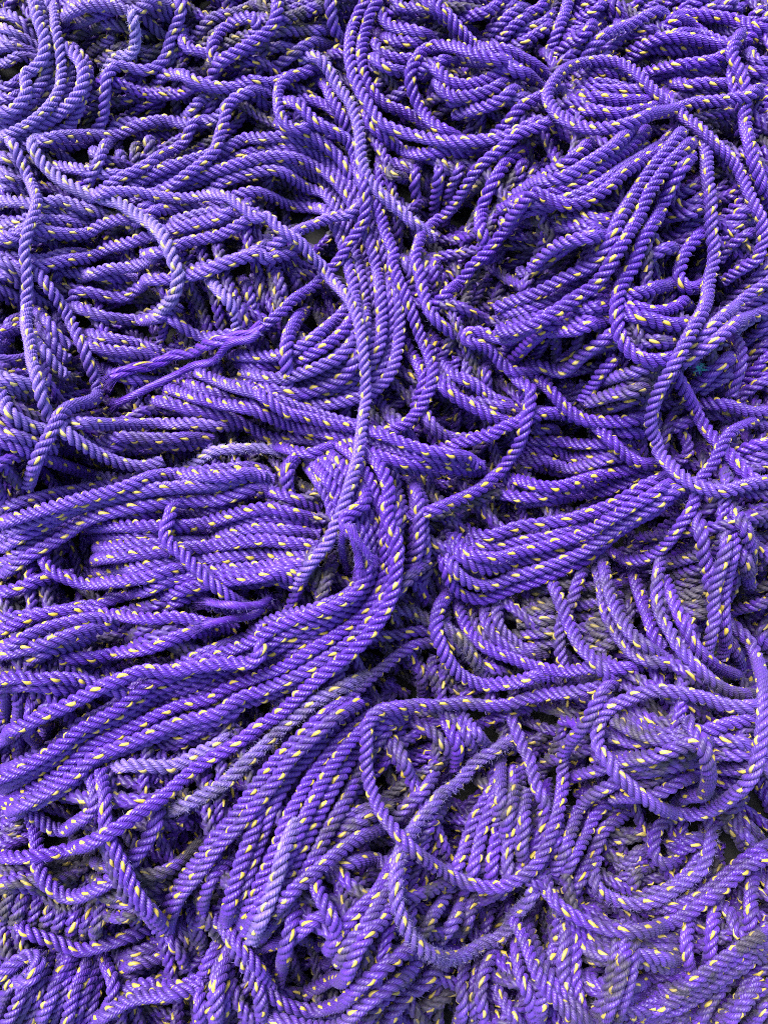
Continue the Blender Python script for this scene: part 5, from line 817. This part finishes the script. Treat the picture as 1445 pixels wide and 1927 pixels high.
(None,7,0.27,0.00,0.0,'',[308,753,328,753,346,745,366,743,386,741,405,739,425,740,444,747,463,746]),
('third from top in ropes filling the big loop at upper right',7,0.05,0.14,0.0,'',[305,713,325,714,342,705,362,702,381,700,401,698,421,695,439,703,458,708]),
('lowest rope of ropes filling the big loop at upper right',7,0.05,0.09,0.0,'',[285,621,305,623,323,613,343,609,363,610,382,618,399,630,416,642,431,656,444,671,459,685]),
(None,7,0.22,0.03,0.0,'',[451,759,472,760,490,750,509,745,530,745,550,748,567,760,584,770]),
('uppermost rope of straight pair just above the big loop',7,0.09,0.04,0.0,'',[443,770,461,760,478,749,499,748,520,748,541,751,559,762,573,776,591,788]),
('uppermost rope of leftmost pair of the descending sheaf, bending away left',7,0.36,0.02,0.0,'',[-55,-279,-73,-290,-90,-302,-106,-316,-121,-330,-136,-344,-151,-359,-165,-375,-177,-392,-189,-409,-201,-426,-214,-443,-229,-458,-242,-474,-255,-491,-268,-507,-281,-523,-294,-540,-302,-559,-309,-579,-317,-598,-326,-618]),
('lowest rope of leftmost pair of the descending sheaf, bending away left',7,0.40,0.03,0.0,'',[-33,-279,-51,-288,-69,-299,-85,-312,-100,-326,-116,-340,-130,-355,-142,-372,-154,-389,-167,-405,-180,-421,-193,-437,-207,-452,-222,-467,-235,-483,-247,-499,-260,-516,-274,-532,-286,-548,-295,-567,-304,-585,-310,-605]),
(None,7,0.63,0.08,0.0,'',[152,-658,140,-676,132,-696,129,-718,131,-740,134,-762]),
('last rope on the right of upright ropes at the bottom under the second ring',7,0.44,0.11,0.0,'',[172,-645,157,-659,145,-674,139,-693,141,-713,145,-732,149,-751]),
('leftmost rope of upright ropes at the bottom under the second ring',7,0.52,0.13,0.0,'',[124,-656,118,-675,113,-694,114,-714,113,-734,113,-754,112,-774]),
(None,7,0.62,0.11,0.0,'',[548,-685,533,-702,517,-718,504,-737,500,-759,491,-780]),
(None,7,0.67,0.05,0.0,'',[581,-696,570,-713,561,-731,555,-750,550,-770,538,-786]),
('third from left in bottom right corner sheaf',7,0.47,0.12,0.0,'',[557,-685,542,-700,523,-711,509,-728,504,-748,498,-769]),
(None,7,0.69,0.09,0.0,'',[524,-675,511,-692,492,-703,480,-720,472,-739,466,-760,455,-778]),
(None,7,0.87,0.13,0.0,'',[590,-701,575,-718,556,-729,551,-750,546,-771]),
(None,7,0.59,0.14,0.0,'',[434,-506,450,-496,469,-489,488,-493,508,-496]),
(None,7,0.62,0.04,0.0,'',[440,-520,456,-505,477,-498,502,-501]),
(None,7,0.84,0.09,0.0,'',[519,-461,533,-476,547,-490,560,-506,576,-518,592,-530]),
(None,7,0.64,0.12,0.0,'',[537,-448,551,-464,566,-479,582,-492,599,-506,611,-522]),
(None,7,0.70,0.19,0.0,'',[530,-453,542,-472,554,-490,571,-504,587,-519]),
(None,7,0.58,0.04,0.0,'',[-405,-450,-394,-467,-379,-481,-370,-500,-362,-518,-352,-537,-340,-553,-333,-572,-326,-591]),
(None,7,0.44,0.07,0.0,'',[-394,-411,-387,-430,-379,-449,-375,-468,-367,-487,-357,-504,-346,-521,-335,-539,-325,-556,-322,-576,-318,-595]),
('uppermost rope of double rope slanting down under the trailing bundle',7,0.30,0.00,0.0,'',[-402,-373,-393,-391,-381,-408,-378,-428,-373,-448,-365,-466,-355,-484,-345,-502,-336,-520,-325,-537,-313,-553,-307,-573,-303,-592]),
('uppermost rope of pair running right along the bottom, left of middle',7,0.27,0.04,0.0,'',[-389,-709,-370,-698,-349,-691,-327,-693,-305,-688,-283,-685,-263,-677]),
('lowest rope of pair running right along the bottom, left of middle',7,0.27,0.08,0.0,'',[-433,-755,-417,-741,-400,-727,-382,-715,-364,-704,-343,-698,-322,-693,-301,-688,-279,-688,-258,-687]),
('frosted bright rope coming off a coil at left and crossing downward',8,0.23,0.83,0.0,'',[-569,652,-584,644,-583,623,-574,604,-561,587,-546,572,-529,559,-511,548,-492,539,-471,532,-452,524,-432,516,-415,503,-399,489,-382,477,-366,462,-353,445,-342,427,-333,408,-326,388,-320,377,-323,356,-334,338,-355,332,-374,324]),
('winding upright rope along the left edge from the corner sheaf',8,0.05,0.54,0.0,'',[-635,655,-625,637,-613,620,-604,601,-596,582,-587,564,-577,546,-567,528,-559,509,-557,489,-559,468,-564,448,-568,428,-569,413,-568,393,-569,373,-572,352,-570,332,-565,312,-557,293,-548,274,-540,255,-533,236,-523,218,-512,200,-504,181,-500,161,-497,140,-491,121]),
('worn rope slanting down from the hump to the dark hole',8,0.06,0.46,0.6,'',[-147,796,-127,798,-110,785,-95,770,-85,752,-75,733,-63,716,-54,697,-48,677,-43,656,-40,636,-39,615,-38,594,-34,573,-26,553,-15,536,0,521,16,508,32,494,47,479,66,470,86,464]),
('rope making an open bight right of the upper middle',8,0.08,0.03,0.0,'',[221,717,200,718,179,716,160,725,142,737,128,753,115,769,100,784,80,791,63,780,53,761,45,742,44,721,51,701,61,682,70,663,81,645,97,631,118,628,139,627]),
('short rope springing left out of the coil crown',8,0.06,0.40,0.0,'',[-32,530,-44,513,-58,499,-78,500,-98,495,-114,483,-130,470,-143,455,-157,440,-175,431,-193,421]),
('rope leaving the coil crown and unlaid into loose strands at left',8,0.05,0.13,0.0,'',[-44,580,-39,560,-34,540,-31,520,-30,500,-35,480,-47,463,-60,448,-70,430,-83,415,-99,401,-111,385,-124,369,-137,353,-149,337,-161,320,-176,306,-195,298,-215,295]),
(None,8,0.33,0.06,0.0,'',[-130,98,-141,80,-145,61,-146,40,-141,20]),
('outermost rope of the lower coil trailing far down to the left edge',8,0.06,0.02,0.0,'',[-27,93,-14,76,-4,58,4,38,7,17,4,-4,7,-25,16,-44,20,-65,18,-86,16,-107,11,-128,3,-147,-8,-165,-21,-182,-35,-198,-51,-212,-67,-225,-84,-238,-101,-251,-117,-265,-132,-280,-148,-294,-165,-306,-184,-317,-200,-330,-218,-342,-236,-352,-254,-363,-272,-375,-288,-389,-303,-404,-320,-417,-338,-428,-355,-440,-374,-450,-393,-460,-411,-470,-430,-480,-449,-490,-469,-497,-489,-502,-511,-504,-532,-506,-553,-508,-574,-512,-595,-513]),
('unlaid bright purple rope tip lying across the left bundle',8,0.05,0.08,1.0,'b',[-156,-124,-174,-133,-188,-145,-208,-149,-227,-146,-247,-141,-267,-137]),
('topmost rope of the left trailing bundle, running to the left edge',8,0.07,0.06,0.0,'',[-174,-169,-174,-190,-175,-211,-191,-223,-212,-223,-233,-224,-254,-227,-275,-230,-296,-234,-317,-235,-339,-234,-359,-241,-378,-249,-397,-258,-416,-268,-435,-278,-454,-287,-474,-296,-493,-305,-513,-313,-533,-320,-553,-328,-572,-337,-592,-345,-611,-353,-631,-362]),
('bright rope with a blunt end lying at the left under the knee',8,0.06,0.49,0.0,'b',[-494,139,-479,124,-465,109,-448,97,-429,87,-409,81,-388,79,-368,82,-348,91]),
('rope folded back like a finger at the tip of the right fan',8,0.17,0.05,0.0,'',[266,291,247,281,228,270,208,263,187,261,168,272,148,280,127,277,131,264,153,261,172,251,186,235,205,224,225,225,245,234]),
('long rope from the right fan reaching the folded finger',8,0.12,0.03,0.0,'',[512,613,498,599,484,583,472,566,459,550,447,533,434,517,420,502,407,485,395,468,384,451,375,432,367,413,356,396,345,378,334,360,324,343,313,325,299,310,281,300,264,288,246,277,228,267,209,260,188,263,170,271]),
('right fan rope that drops into a hanging loop',8,0.06,0.04,0.0,'',[462,528,449,512,437,495,426,478,417,458,409,440,399,421,388,404,377,387,368,368,361,348,351,330,340,313,334,293,332,272,334,251,341,232,354,216,372,207,393,206,413,212,430,222,448,233]),
('rope dropping from the folded finger and running far down left',8,0.14,0.04,0.0,'',[203,229,212,209,225,192,224,171,219,150,214,128,208,108,196,90,183,72,167,58,152,43,134,31,115,21,96,11,77,1,56,-5,34,-8]),
('short rope twisting down across the level bundle',8,0.09,0.02,0.0,'',[326,142,337,124,348,107,363,94,381,83,400,78,420,82,440,85]),
('rope slanting down inside the ring to the right edge',8,0.09,0.05,0.0,'',[430,204,445,190,460,176,475,164,486,147,494,128,502,110,512,92,521,74,531,56,545,42,564,36,583,29]),
('rope leaving the ring, dipping into a wide sag below the bight',8,0.08,0.06,0.0,'',[596,156,577,147,559,138,540,129,522,119,507,104,497,86,487,68,473,52,461,36,456,15,448,-4,437,-20,428,-39,417,-56,400,-68,380,-66,369,-49,356,-33]),
("upright rope near the right edge, crossing the big loop's tail",8,0.11,0.07,0.0,'',[617,846,606,828,595,810,583,792,572,774,564,755,567,734,574,714,580,694,581,673,578,652,577,631,574,610,570,589,568,568,570,547,578,527,589,509,608,500,625,489]),
("small hooked rope left of the ring rope's upper part",8,0.17,0.04,0.0,'',[508,452,494,437,480,421,467,405,455,388,447,369,442,350,455,335,474,340,490,353,504,369,510,389]),
('rope hanging from the thick bight, first from the left',8,0.46,0.06,0.0,'',[258,-79,262,-99,265,-120,270,-140,276,-160,282,-180,288,-200,300,-217,312,-233,328,-246,345,-259]),
('rope hanging from the thick bight, second from the left',8,0.53,0.09,0.2,'',[331,-48,335,-69,335,-90,335,-111,333,-132,334,-154,341,-174,348,-194,359,-212,377,-221,398,-225,419,-228]),
('rope hanging close right of the second hanging rope',8,0.47,0.08,0.0,'',[344,-57,340,-78,335,-98,335,-120,338,-141,343,-162,352,-182,366,-198,385,-209,404,-218]),
('long rope hanging below the sag and turning right',8,0.60,0.13,0.0,'',[422,-62,414,-81,405,-100,402,-120,401,-140,403,-160,409,-180,414,-199,425,-216,439,-232,454,-245,471,-256,490,-263,510,-267,530,-269,550,-271]),
("rope swinging from under the bight's round end to the right",8,0.18,0.10,0.0,'',[111,-104,99,-121,87,-137,80,-157,79,-177,85,-197,94,-215,105,-232,120,-246,138,-255,158,-260,178,-257,199,-254,218,-248,239,-244,259,-245]),
('frayed pale rope making a second ring inside the bottom middle',8,0.45,0.28,1.0,'',[204,-342,185,-350,166,-358,147,-368,132,-381,119,-398,102,-409,83,-416,69,-431,53,-445,39,-460,25,-475,18,-494,16,-515,17,-536,23,-555,32,-574,44,-591,59,-606,74,-620,90,-633,110,-640,130,-639,150,-635,170,-632,186,-618,191,-599,200,-581,208,-562,219,-544,230,-526]),
('rope cutting the bottom edge left of the heavy pair',8,0.49,0.09,0.0,'',[163,-692,173,-708,184,-724,194,-740,204,-756]),
('rope laid on the upper side of the long lower right one',8,0.44,0.05,0.0,'',[388,-602,408,-594,428,-586,449,-581,469,-574,488,-565,507,-555,526,-544,542,-530,559,-517,577,-506,599,-505,620,-504]),
('fuzzy rope bowl hanging under the pale ring, outer',8,0.43,0.23,0.6,'',[325,-513,314,-530,313,-549,326,-565,344,-575,363,-581,383,-581,403,-576,421,-567,438,-556,456,-546,473,-535,483,-517,492,-499,503,-482,505,-462]),
('rope hanging from the long lower right rope at the edge',8,0.46,0.03,0.0,'',[600,-533,582,-547,562,-556,549,-575,539,-595,535,-617,532,-639]),
('hooked rope standing inside the pale ring',8,0.49,0.05,0.0,'',[405,-293,413,-312,419,-332,426,-352,436,-370,445,-389,452,-408,439,-417,445,-436,457,-453]),
('tight small bend under the pale ring',8,0.53,0.05,0.0,'',[471,-467,451,-464,431,-462,416,-474,408,-493,408,-513,422,-526,442,-526,460,-519]),
('second from top in thick bight right of the middle with its round end at left',8,0.10,0.09,0.0,'',[443,52,423,46,405,36,387,25,368,15,350,5,331,-4,312,-13,292,-21,272,-27,252,-32,231,-35,211,-38,190,-44,170,-47,149,-46,131,-36,118,-20]),
('uppermost rope of thick bight right of the middle with its round end at left',8,0.14,0.06,0.0,'',[456,68,437,61,418,52,399,44,381,33,363,22,343,14,324,7,304,0,284,-6,264,-9,243,-12,222,-14,202,-18,183,-26,162,-31,142,-27,125,-14]),
('fourth from top in thick bight right of the middle with its round end at left',8,0.21,0.03,0.0,'',[454,43,433,39,416,28,399,16,381,6,364,-5,347,-17,329,-28,311,-37,292,-46,273,-52,253,-59,233,-64,213,-68,193,-74,174,-81,153,-83,133,-78,117,-66,108,-48,105,-27]),
('lowest rope of thick bight right of the middle with its round end at left',8,0.12,0.02,0.0,'',[454,31,434,26,417,13,401,-1,383,-10,365,-22,349,-35,334,-50,317,-63,299,-73,280,-82,260,-90,241,-98,221,-105,201,-111,182,-119,162,-127,141,-127,121,-120,105,-107,95,-89,91,-68,95,-47]),
('fifth from top in thick bight right of the middle with its round end at left',8,0.10,0.15,0.0,'',[461,35,440,31,420,23,404,10,386,-1,367,-11,350,-23,333,-36,317,-49,298,-60,279,-68,259,-76,239,-83,219,-89,198,-94,179,-103,159,-108,138,-107,118,-98,104,-83,98,-62,98,-41]),
('third from top in thick bight right of the middle with its round end at left',8,0.04,0.05,0.0,'',[437,42,418,35,400,25,382,14,364,5,347,-6,329,-16,311,-26,293,-34,273,-40,254,-46,234,-51,214,-55,194,-61,175,-67,154,-68,135,-64,120,-51,111,-32]),
(None,8,0.25,0.16,0.0,'',[644,432,629,416,614,401,599,386,583,372,566,358,551,343,536,328,521,312,508,296,497,277]),
(None,8,0.19,0.21,0.0,'',[640,371,622,361,604,351,586,342,569,330,554,316,539,302,523,289,507,275,492,262,476,249,460,235,446,221]),
("second from top in sheaf from the right edge meeting the ring's top",8,0.14,0.29,0.0,'',[638,396,622,382,605,368,587,356,569,344,553,330,537,315,521,301,504,286,488,272,472,257,458,241,445,224]),
("lowest rope of sheaf from the right edge meeting the ring's top",8,0.05,0.25,0.0,'',[644,351,626,342,607,331,589,323,570,313,554,301,538,288,522,275,506,261,490,248,474,235,457,224,440,212]),
('lowest rope of twisted upright pair at the right under the ring',8,0.33,0.08,0.0,'',[505,-31,502,-52,498,-73,497,-95,496,-116,496,-138,499,-159,504,-180,514,-200,515,-221]),
('uppermost rope of twisted upright pair at the right under the ring',8,0.44,0.09,0.0,'',[495,-20,492,-40,486,-59,481,-79,477,-99,475,-119,475,-139,476,-160,471,-179,470,-200,470,-220]),
('last rope on the right of heavy pair running down to the bottom, right of middle',8,0.49,0.07,0.0,'',[215,-608,217,-628,225,-647,234,-665,247,-680,262,-694,275,-710,287,-726,298,-743]),
('leftmost rope of heavy pair running down to the bottom, right of middle',8,0.51,0.05,0.0,'',[190,-598,201,-616,207,-636,215,-655,227,-672,243,-687,257,-702,269,-719,281,-737]),
('last rope on the right of upright sheaf hanging below the long lower right rope',8,0.78,0.09,0.0,'',[350,-587,347,-609,340,-631,336,-653,332,-675,327,-697,328,-719,329,-741]),
('leftmost rope of upright sheaf hanging below the long lower right rope',8,0.73,0.08,0.0,'',[335,-586,328,-606,318,-626,312,-647,308,-668,300,-689,297,-710,293,-731]),
('middle rope of upright sheaf hanging below the long lower right rope',8,0.67,0.03,0.0,'',[342,-583,336,-604,327,-624,321,-645,314,-666,306,-687,306,-709,305,-731]),
('lowest rope of sheaf rising to the right edge near the bottom right',8,0.54,0.12,0.0,'',[579,-651,557,-651,536,-652,519,-665,500,-677,482,-687,462,-697,444,-708,426,-721,407,-731,393,-748,378,-763]),
('third from top in sheaf rising to the right edge near the bottom right',8,0.55,0.11,0.0,'',[577,-641,556,-640,535,-639,517,-650,500,-662,482,-673,464,-683,445,-692,426,-700,406,-708,392,-723,375,-735]),
(None,8,0.66,0.07,0.0,'',[577,-627,557,-626,536,-625,517,-633,499,-643,481,-655,463,-666,445,-677,426,-685,409,-698,391,-707]),
('uppermost rope of sheaf rising to the right edge near the bottom right',8,0.81,0.05,0.0,'',[574,-610,554,-611,534,-611,516,-619,498,-630,481,-640,464,-651,447,-661,430,-672,415,-685,397,-693]),
('lowest rope of two ropes diving to the bottom edge, left of middle',8,0.34,0.08,0.2,'',[-243,-586,-226,-597,-213,-612,-204,-630,-193,-647,-182,-664,-175,-682,-172,-702,-174,-722,-175,-742]),
('uppermost rope of two ropes diving to the bottom edge, left of middle',8,0.27,0.02,0.2,'',[-229,-586,-214,-600,-200,-614,-187,-629,-174,-645,-168,-665,-160,-683]),
('long frosted rope arching over the left coil and down the middle',9,0.09,0.41,0.0,'',[-497,533,-477,533,-456,529,-435,532,-414,534,-393,535,-372,533,-351,532,-330,532,-309,532,-288,528,-269,519,-250,509,-234,495,-218,481,-202,468,-182,469,-168,453,-151,442,-132,432,-117,417,-100,406,-90,390,-78,373,-66,355,-55,337,-47,318,-40,298,-36,277,-33,256,-31,235,-29,214,-28,193,-28,172,-31,151,-33,130,-35,109,-37,88,-40,68,-45,47,-50,27,-56,6,-63,-14,-72,-33,-80,-52,-93,-68,-107,-85,-120,-101,-135,-116]),
('rope with loose strand ends hanging inside the lower coil',9,0.12,0.02,0.0,'b',[-26,44,-27,22,-29,1,-45,-11,-56,-25,-45,-43]),
('rope bent like a knee at the left, crossing the winding rope',9,0.13,0.34,0.0,'',[-562,398,-548,383,-536,366,-525,349,-515,331,-505,313,-495,295,-486,277,-480,257,-475,237,-471,217,-467,197,-463,177,-470,158,-477,138,-482,119,-490,100,-500,82,-509,64,-524,50,-539,36]),
('dark-topped rope crossing the level ropes down to the frayed tip',9,0.11,0.08,0.0,'',[-307,24,-317,6,-318,-14,-322,-34,-314,-52,-298,-64,-283,-78,-269,-92,-254,-106,-238,-119,-222,-131,-205,-141,-185,-145]),
('upright rope from the right fan bending into a big open ring',9,0.15,0.19,0.0,'',[512,628,509,607,504,586,503,565,500,544,496,523,495,502,496,481,497,459,498,438,501,417,504,396,501,375,494,355,488,335,481,315,471,296,460,278,448,261,437,242,427,224,417,205,407,186,398,167,394,146,396,125,407,107,413,86,422,67,432,49,448,34,467,25,487,21,508,26,528,32,549,36,570,42,590,47]),
('big looped rope in the upper right running on to the right edge',9,0.13,0.12,0.0,'',[627,709,610,696,595,681,579,667,558,665,537,664,516,664,495,661,475,653,457,642,440,629,425,615,409,600,394,586,377,573,358,564,337,561,316,565,298,575,281,588,268,605,259,624,254,644,259,665,269,683,280,701,292,719,306,735,323,747,344,753,365,754,385,748,400,734,412,716,422,698,435,681,450,666,464,650,475,632,486,614,497,596,510,579,526,565,542,551,553,533,559,513,563,492,569,472,578,453,583,432,582,411,575,392,556,384,537,374]),
('large round ring of pale rope near the lower right edge',9,0.35,0.17,0.0,'',[532,-151,548,-165,561,-181,573,-199,571,-219,559,-236,544,-251,530,-267,521,-286,515,-306,510,-326,504,-346,499,-367,492,-386,485,-406,481,-426,468,-442,448,-447,427,-443,408,-435,389,-426,371,-415,354,-403,338,-389,322,-375,312,-358,301,-340,302,-319,308,-299,322,-284,341,-274,360,-264,380,-260,401,-262,422,-266,442,-271,462,-278,483,-282,504,-282,524,-281,545,-282]),
('very long rope making the big lower ring around the bottom middle',9,0.46,0.08,0.0,'',[342,-242,325,-254,308,-267,297,-285,288,-304,280,-324,273,-344,270,-365,271,-386,269,-406,262,-427,254,-446,245,-465,236,-484,226,-503,211,-517,193,-528,174,-537,153,-541,132,-538,112,-532,94,-522,76,-510,61,-496,45,-482,30,-467,15,-452,1,-437,-11,-419,-19,-400,-24,-379,-26,-358,-25,-351,-25,-330,-23,-310,-9,-294,11,-289,32,-287,53,-286,74,-288,95,-287,116,-286,137,-288,158,-290,179,-290,200,-286,220,-279,241,-274,261,-271,282,-267,303,-263,323,-258]),
('long rope swinging across the lower right to the edge',9,0.47,0.04,0.0,'',[223,-533,235,-550,250,-566,267,-577,287,-584,308,-589,329,-590,350,-591,371,-594,391,-599,412,-603,433,-600,451,-590,469,-579,488,-568,506,-557,523,-546,541,-534,560,-525,580,-520,601,-524,622,-525]),
]
EXTRAS = [
('strand','rope leaving the coil crown and unlaid into loose strands at left',[-188,295,-205,284,-226,281,-246,278,-267,276,-288,276,-308,277,-329,279,-350,277,-368,267,-386,257,-405,249,-424,240,-441,228],{'r': 0.0046,'fray': 0.5,'ply': 1}),
('strand','rope leaving the coil crown and unlaid into loose strands at left',[-192,282,-208,271,-229,270,-248,265,-267,256,-287,253,-307,252,-328,248,-347,242,-366,233,-383,223,-400,211,-419,202,-439,197],{'r': 0.003,'fray': 1}),
('strand','rope with loose strand ends hanging inside the lower coil',[-52,-31,-60,-47,-61,-65,-55,-82],{'r': 0.0025,'fray': 0.3}),
('strand','rope with loose strand ends hanging inside the lower coil',[-49,-32,-43,-51,-36,-69,-32,-88],{'r': 0.0025,'fray': 0.3}),
('strand','rope with loose strand ends hanging inside the lower coil',[-46,-32,-34,-55,-18,-75],{'r': 0.0025,'fray': 0.3}),
('strand','unlaid bright purple rope tip lying across the left bundle',[-182,-143,-198,-155,-221,-161,-244,-166,-266,-171],{'r': 0.003,'fray': 0.6}),
('strand','unlaid bright purple rope tip lying across the left bundle',[-170,-127,-185,-138,-205,-142,-224,-140,-244,-137,-264,-133],{'r': 0.003,'fray': 0.8}),
('tuft',None,[473,216],{'col': 'teal','n': 45,'len': 0.005}),
]
heap = Heap(); bed = Geo()
for q, dirt_shade in filler():
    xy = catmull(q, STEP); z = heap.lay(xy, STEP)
    rope_geo(np.c_[xy, z], bed, bed, dirt_shade, 0, ring=.0036, yarns=4, tmi=1)
LAID = {}
for label, layer, dirt_shade, wear_sheen, fuzz, free, s in ROPES:
    xy = catmull(decode(s), STEP); z = heap.lay(xy, STEP, RAD, free, True, .012 if layer >= 7 else .0075); P = np.c_[xy, z]
    if label is None:
        rope_geo(P, bed, bed, dirt_shade, wear_sheen, ring=.0022, yarns=7, tmi=1); continue
    body, tr = Geo(), Geo()
    P, T, n, b = rope_geo(P, body, tr, dirt_shade, wear_sheen)
    base = P[len(P)//2]-np.array([0, 0, RAD])
    ob = body.build('frayed_rope' if (fuzz >= .5 or 'b' in free) else 'rope', [PURPLE], None, base); ob['base'] = [float(v) for v in base]
    tag(ob, label, 'rope', 'purple ropes in the heap')
    tr.build('tracer_yarn', [YELLOW], ob, base)
    if fuzz > 0 or layer >= 7:
        fibres(P, T, n, b, RAD, 5200*fuzz if fuzz > 0 else 420, dirt_shade, wear_sheen).build('loose_fibres', [HAIR], ob, base)
    if 'b' in free and fuzz > 0:
        brush(P, T, n, b, RAD, 150, .010, dirt_shade).build('frayed_end', [BRIGHT], ob, base)
    LAID[label] = (ob, base)
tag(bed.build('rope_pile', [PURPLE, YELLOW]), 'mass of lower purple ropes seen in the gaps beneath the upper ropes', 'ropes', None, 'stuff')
def strand_geo(P, R, dirt_shade):
    P = resample(P, .0016); m = len(P); T, n, b = frames(P); g = Geo(); k = 30
    ps = (np.arange(k)*2*math.pi/k)[None]+(np.arange(m)*.0016*2*math.pi/.024)[:, None]
    rr = R*np.where(np.arange(k) % 3 == 0, .76, 1.05)[None]*(1+.22*gauss(rng.normal(size=m), 5))[:, None]
    V = P[:, None]+(rr*np.cos(ps))[..., None]*n[:, None]+(rr*np.sin(ps))[..., None]*b[:, None]
    g.add(V.reshape(-1, 3), grid_quads(m, k), tube_caps(m, k), np.tile(np.repeat(rng.random(k//3), 3), m), dirt_shade, 0)
    return g, P, T, n, b
for kind, parent, s, kw in EXTRAS:
    q = decode(s)
    if kind == 'tuft':
        xy = q[:1]; i, j = heap._ij(xy); p = np.array([xy[0, 0], xy[0, 1], float(heap.H[j[0], i[0]])-.0005])
        M = kw['n']; gg = Geo(); d = rng.normal(size=(M, 3)); d[:, 2] = np.abs(d[:, 2])*.6; d += np.array([1, -.1, .1])*.7
        hairs(gg, p+rng.normal(size=(M, 3))*.0016, d, kw['len'], .00025 if kw['col'] == 'teal' else .00014, .25)
        if parent is None:
            ln = np.linspace(0, 1, 14)[:, None]; g2, *_ = strand_geo(p+ln*np.array([-.011, .002, 0])+np.array([0, 0, .0008]), .0011, 0)
            o = g2.build('twine_scrap', [TEAL], None, p); o['base'] = [float(v) for v in p]
            tag(o, 'small frayed scrap of teal twine caught by the open ring at right', 'twine')
            gg.build('frayed_end', [TEAL], o, p)
        else:
            ob, base = LAID[parent]; gg.build('frayed_fibres', [PALE], ob, base)
        continue
    xy = catmull(q, STEP); z = heap.lay(xy, STEP, kw['r'], 'ab')
    if kind == 'tracer_yarn': u = np.linspace(-1, 1, len(z)); z = z-.0011-.0016*u*u
    P = np.c_[xy, z]; ob, base = LAID[parent]
    if kind == 'strand':
        u = np.linspace(0, 1, len(P))[:, None]; P = P+np.stack([gauss(rng.normal(size=len(P)), 6)*.0016 for _ in range(2)]+[np.zeros(len(P))], 1)*np.minimum(1, 4*u)
    if kw.get('ply'):
        gs, tg = Geo(), Geo(); P, T, n, b = rope_geo(P, gs, tg, .0, 0, R=kw['r'], lay0=.05, yarns=8)
        tg.build('tracer_yarn', [YELLOW], ob, base)
    else: gs, P, T, n, b = strand_geo(P, kw['r'], 0)
    o = gs.build(kind, [YELLOW if kind == 'tracer_yarn' else BRIGHT], ob, base)
    if kind == 'strand': fibres(P, T, n, b, kw['r'], 3500, 0, 0).build('loose_fibres', [HAIR], ob, base)
    if kw.get('fray'):
        o['base'] = [float(v) for v in base]
        brush(P, T, n, b, kw['r'], int(170*kw['fray'])+40, .007+.004*kw['fray'], 0, .3).build('frayed_end', [BRIGHT], o, base)
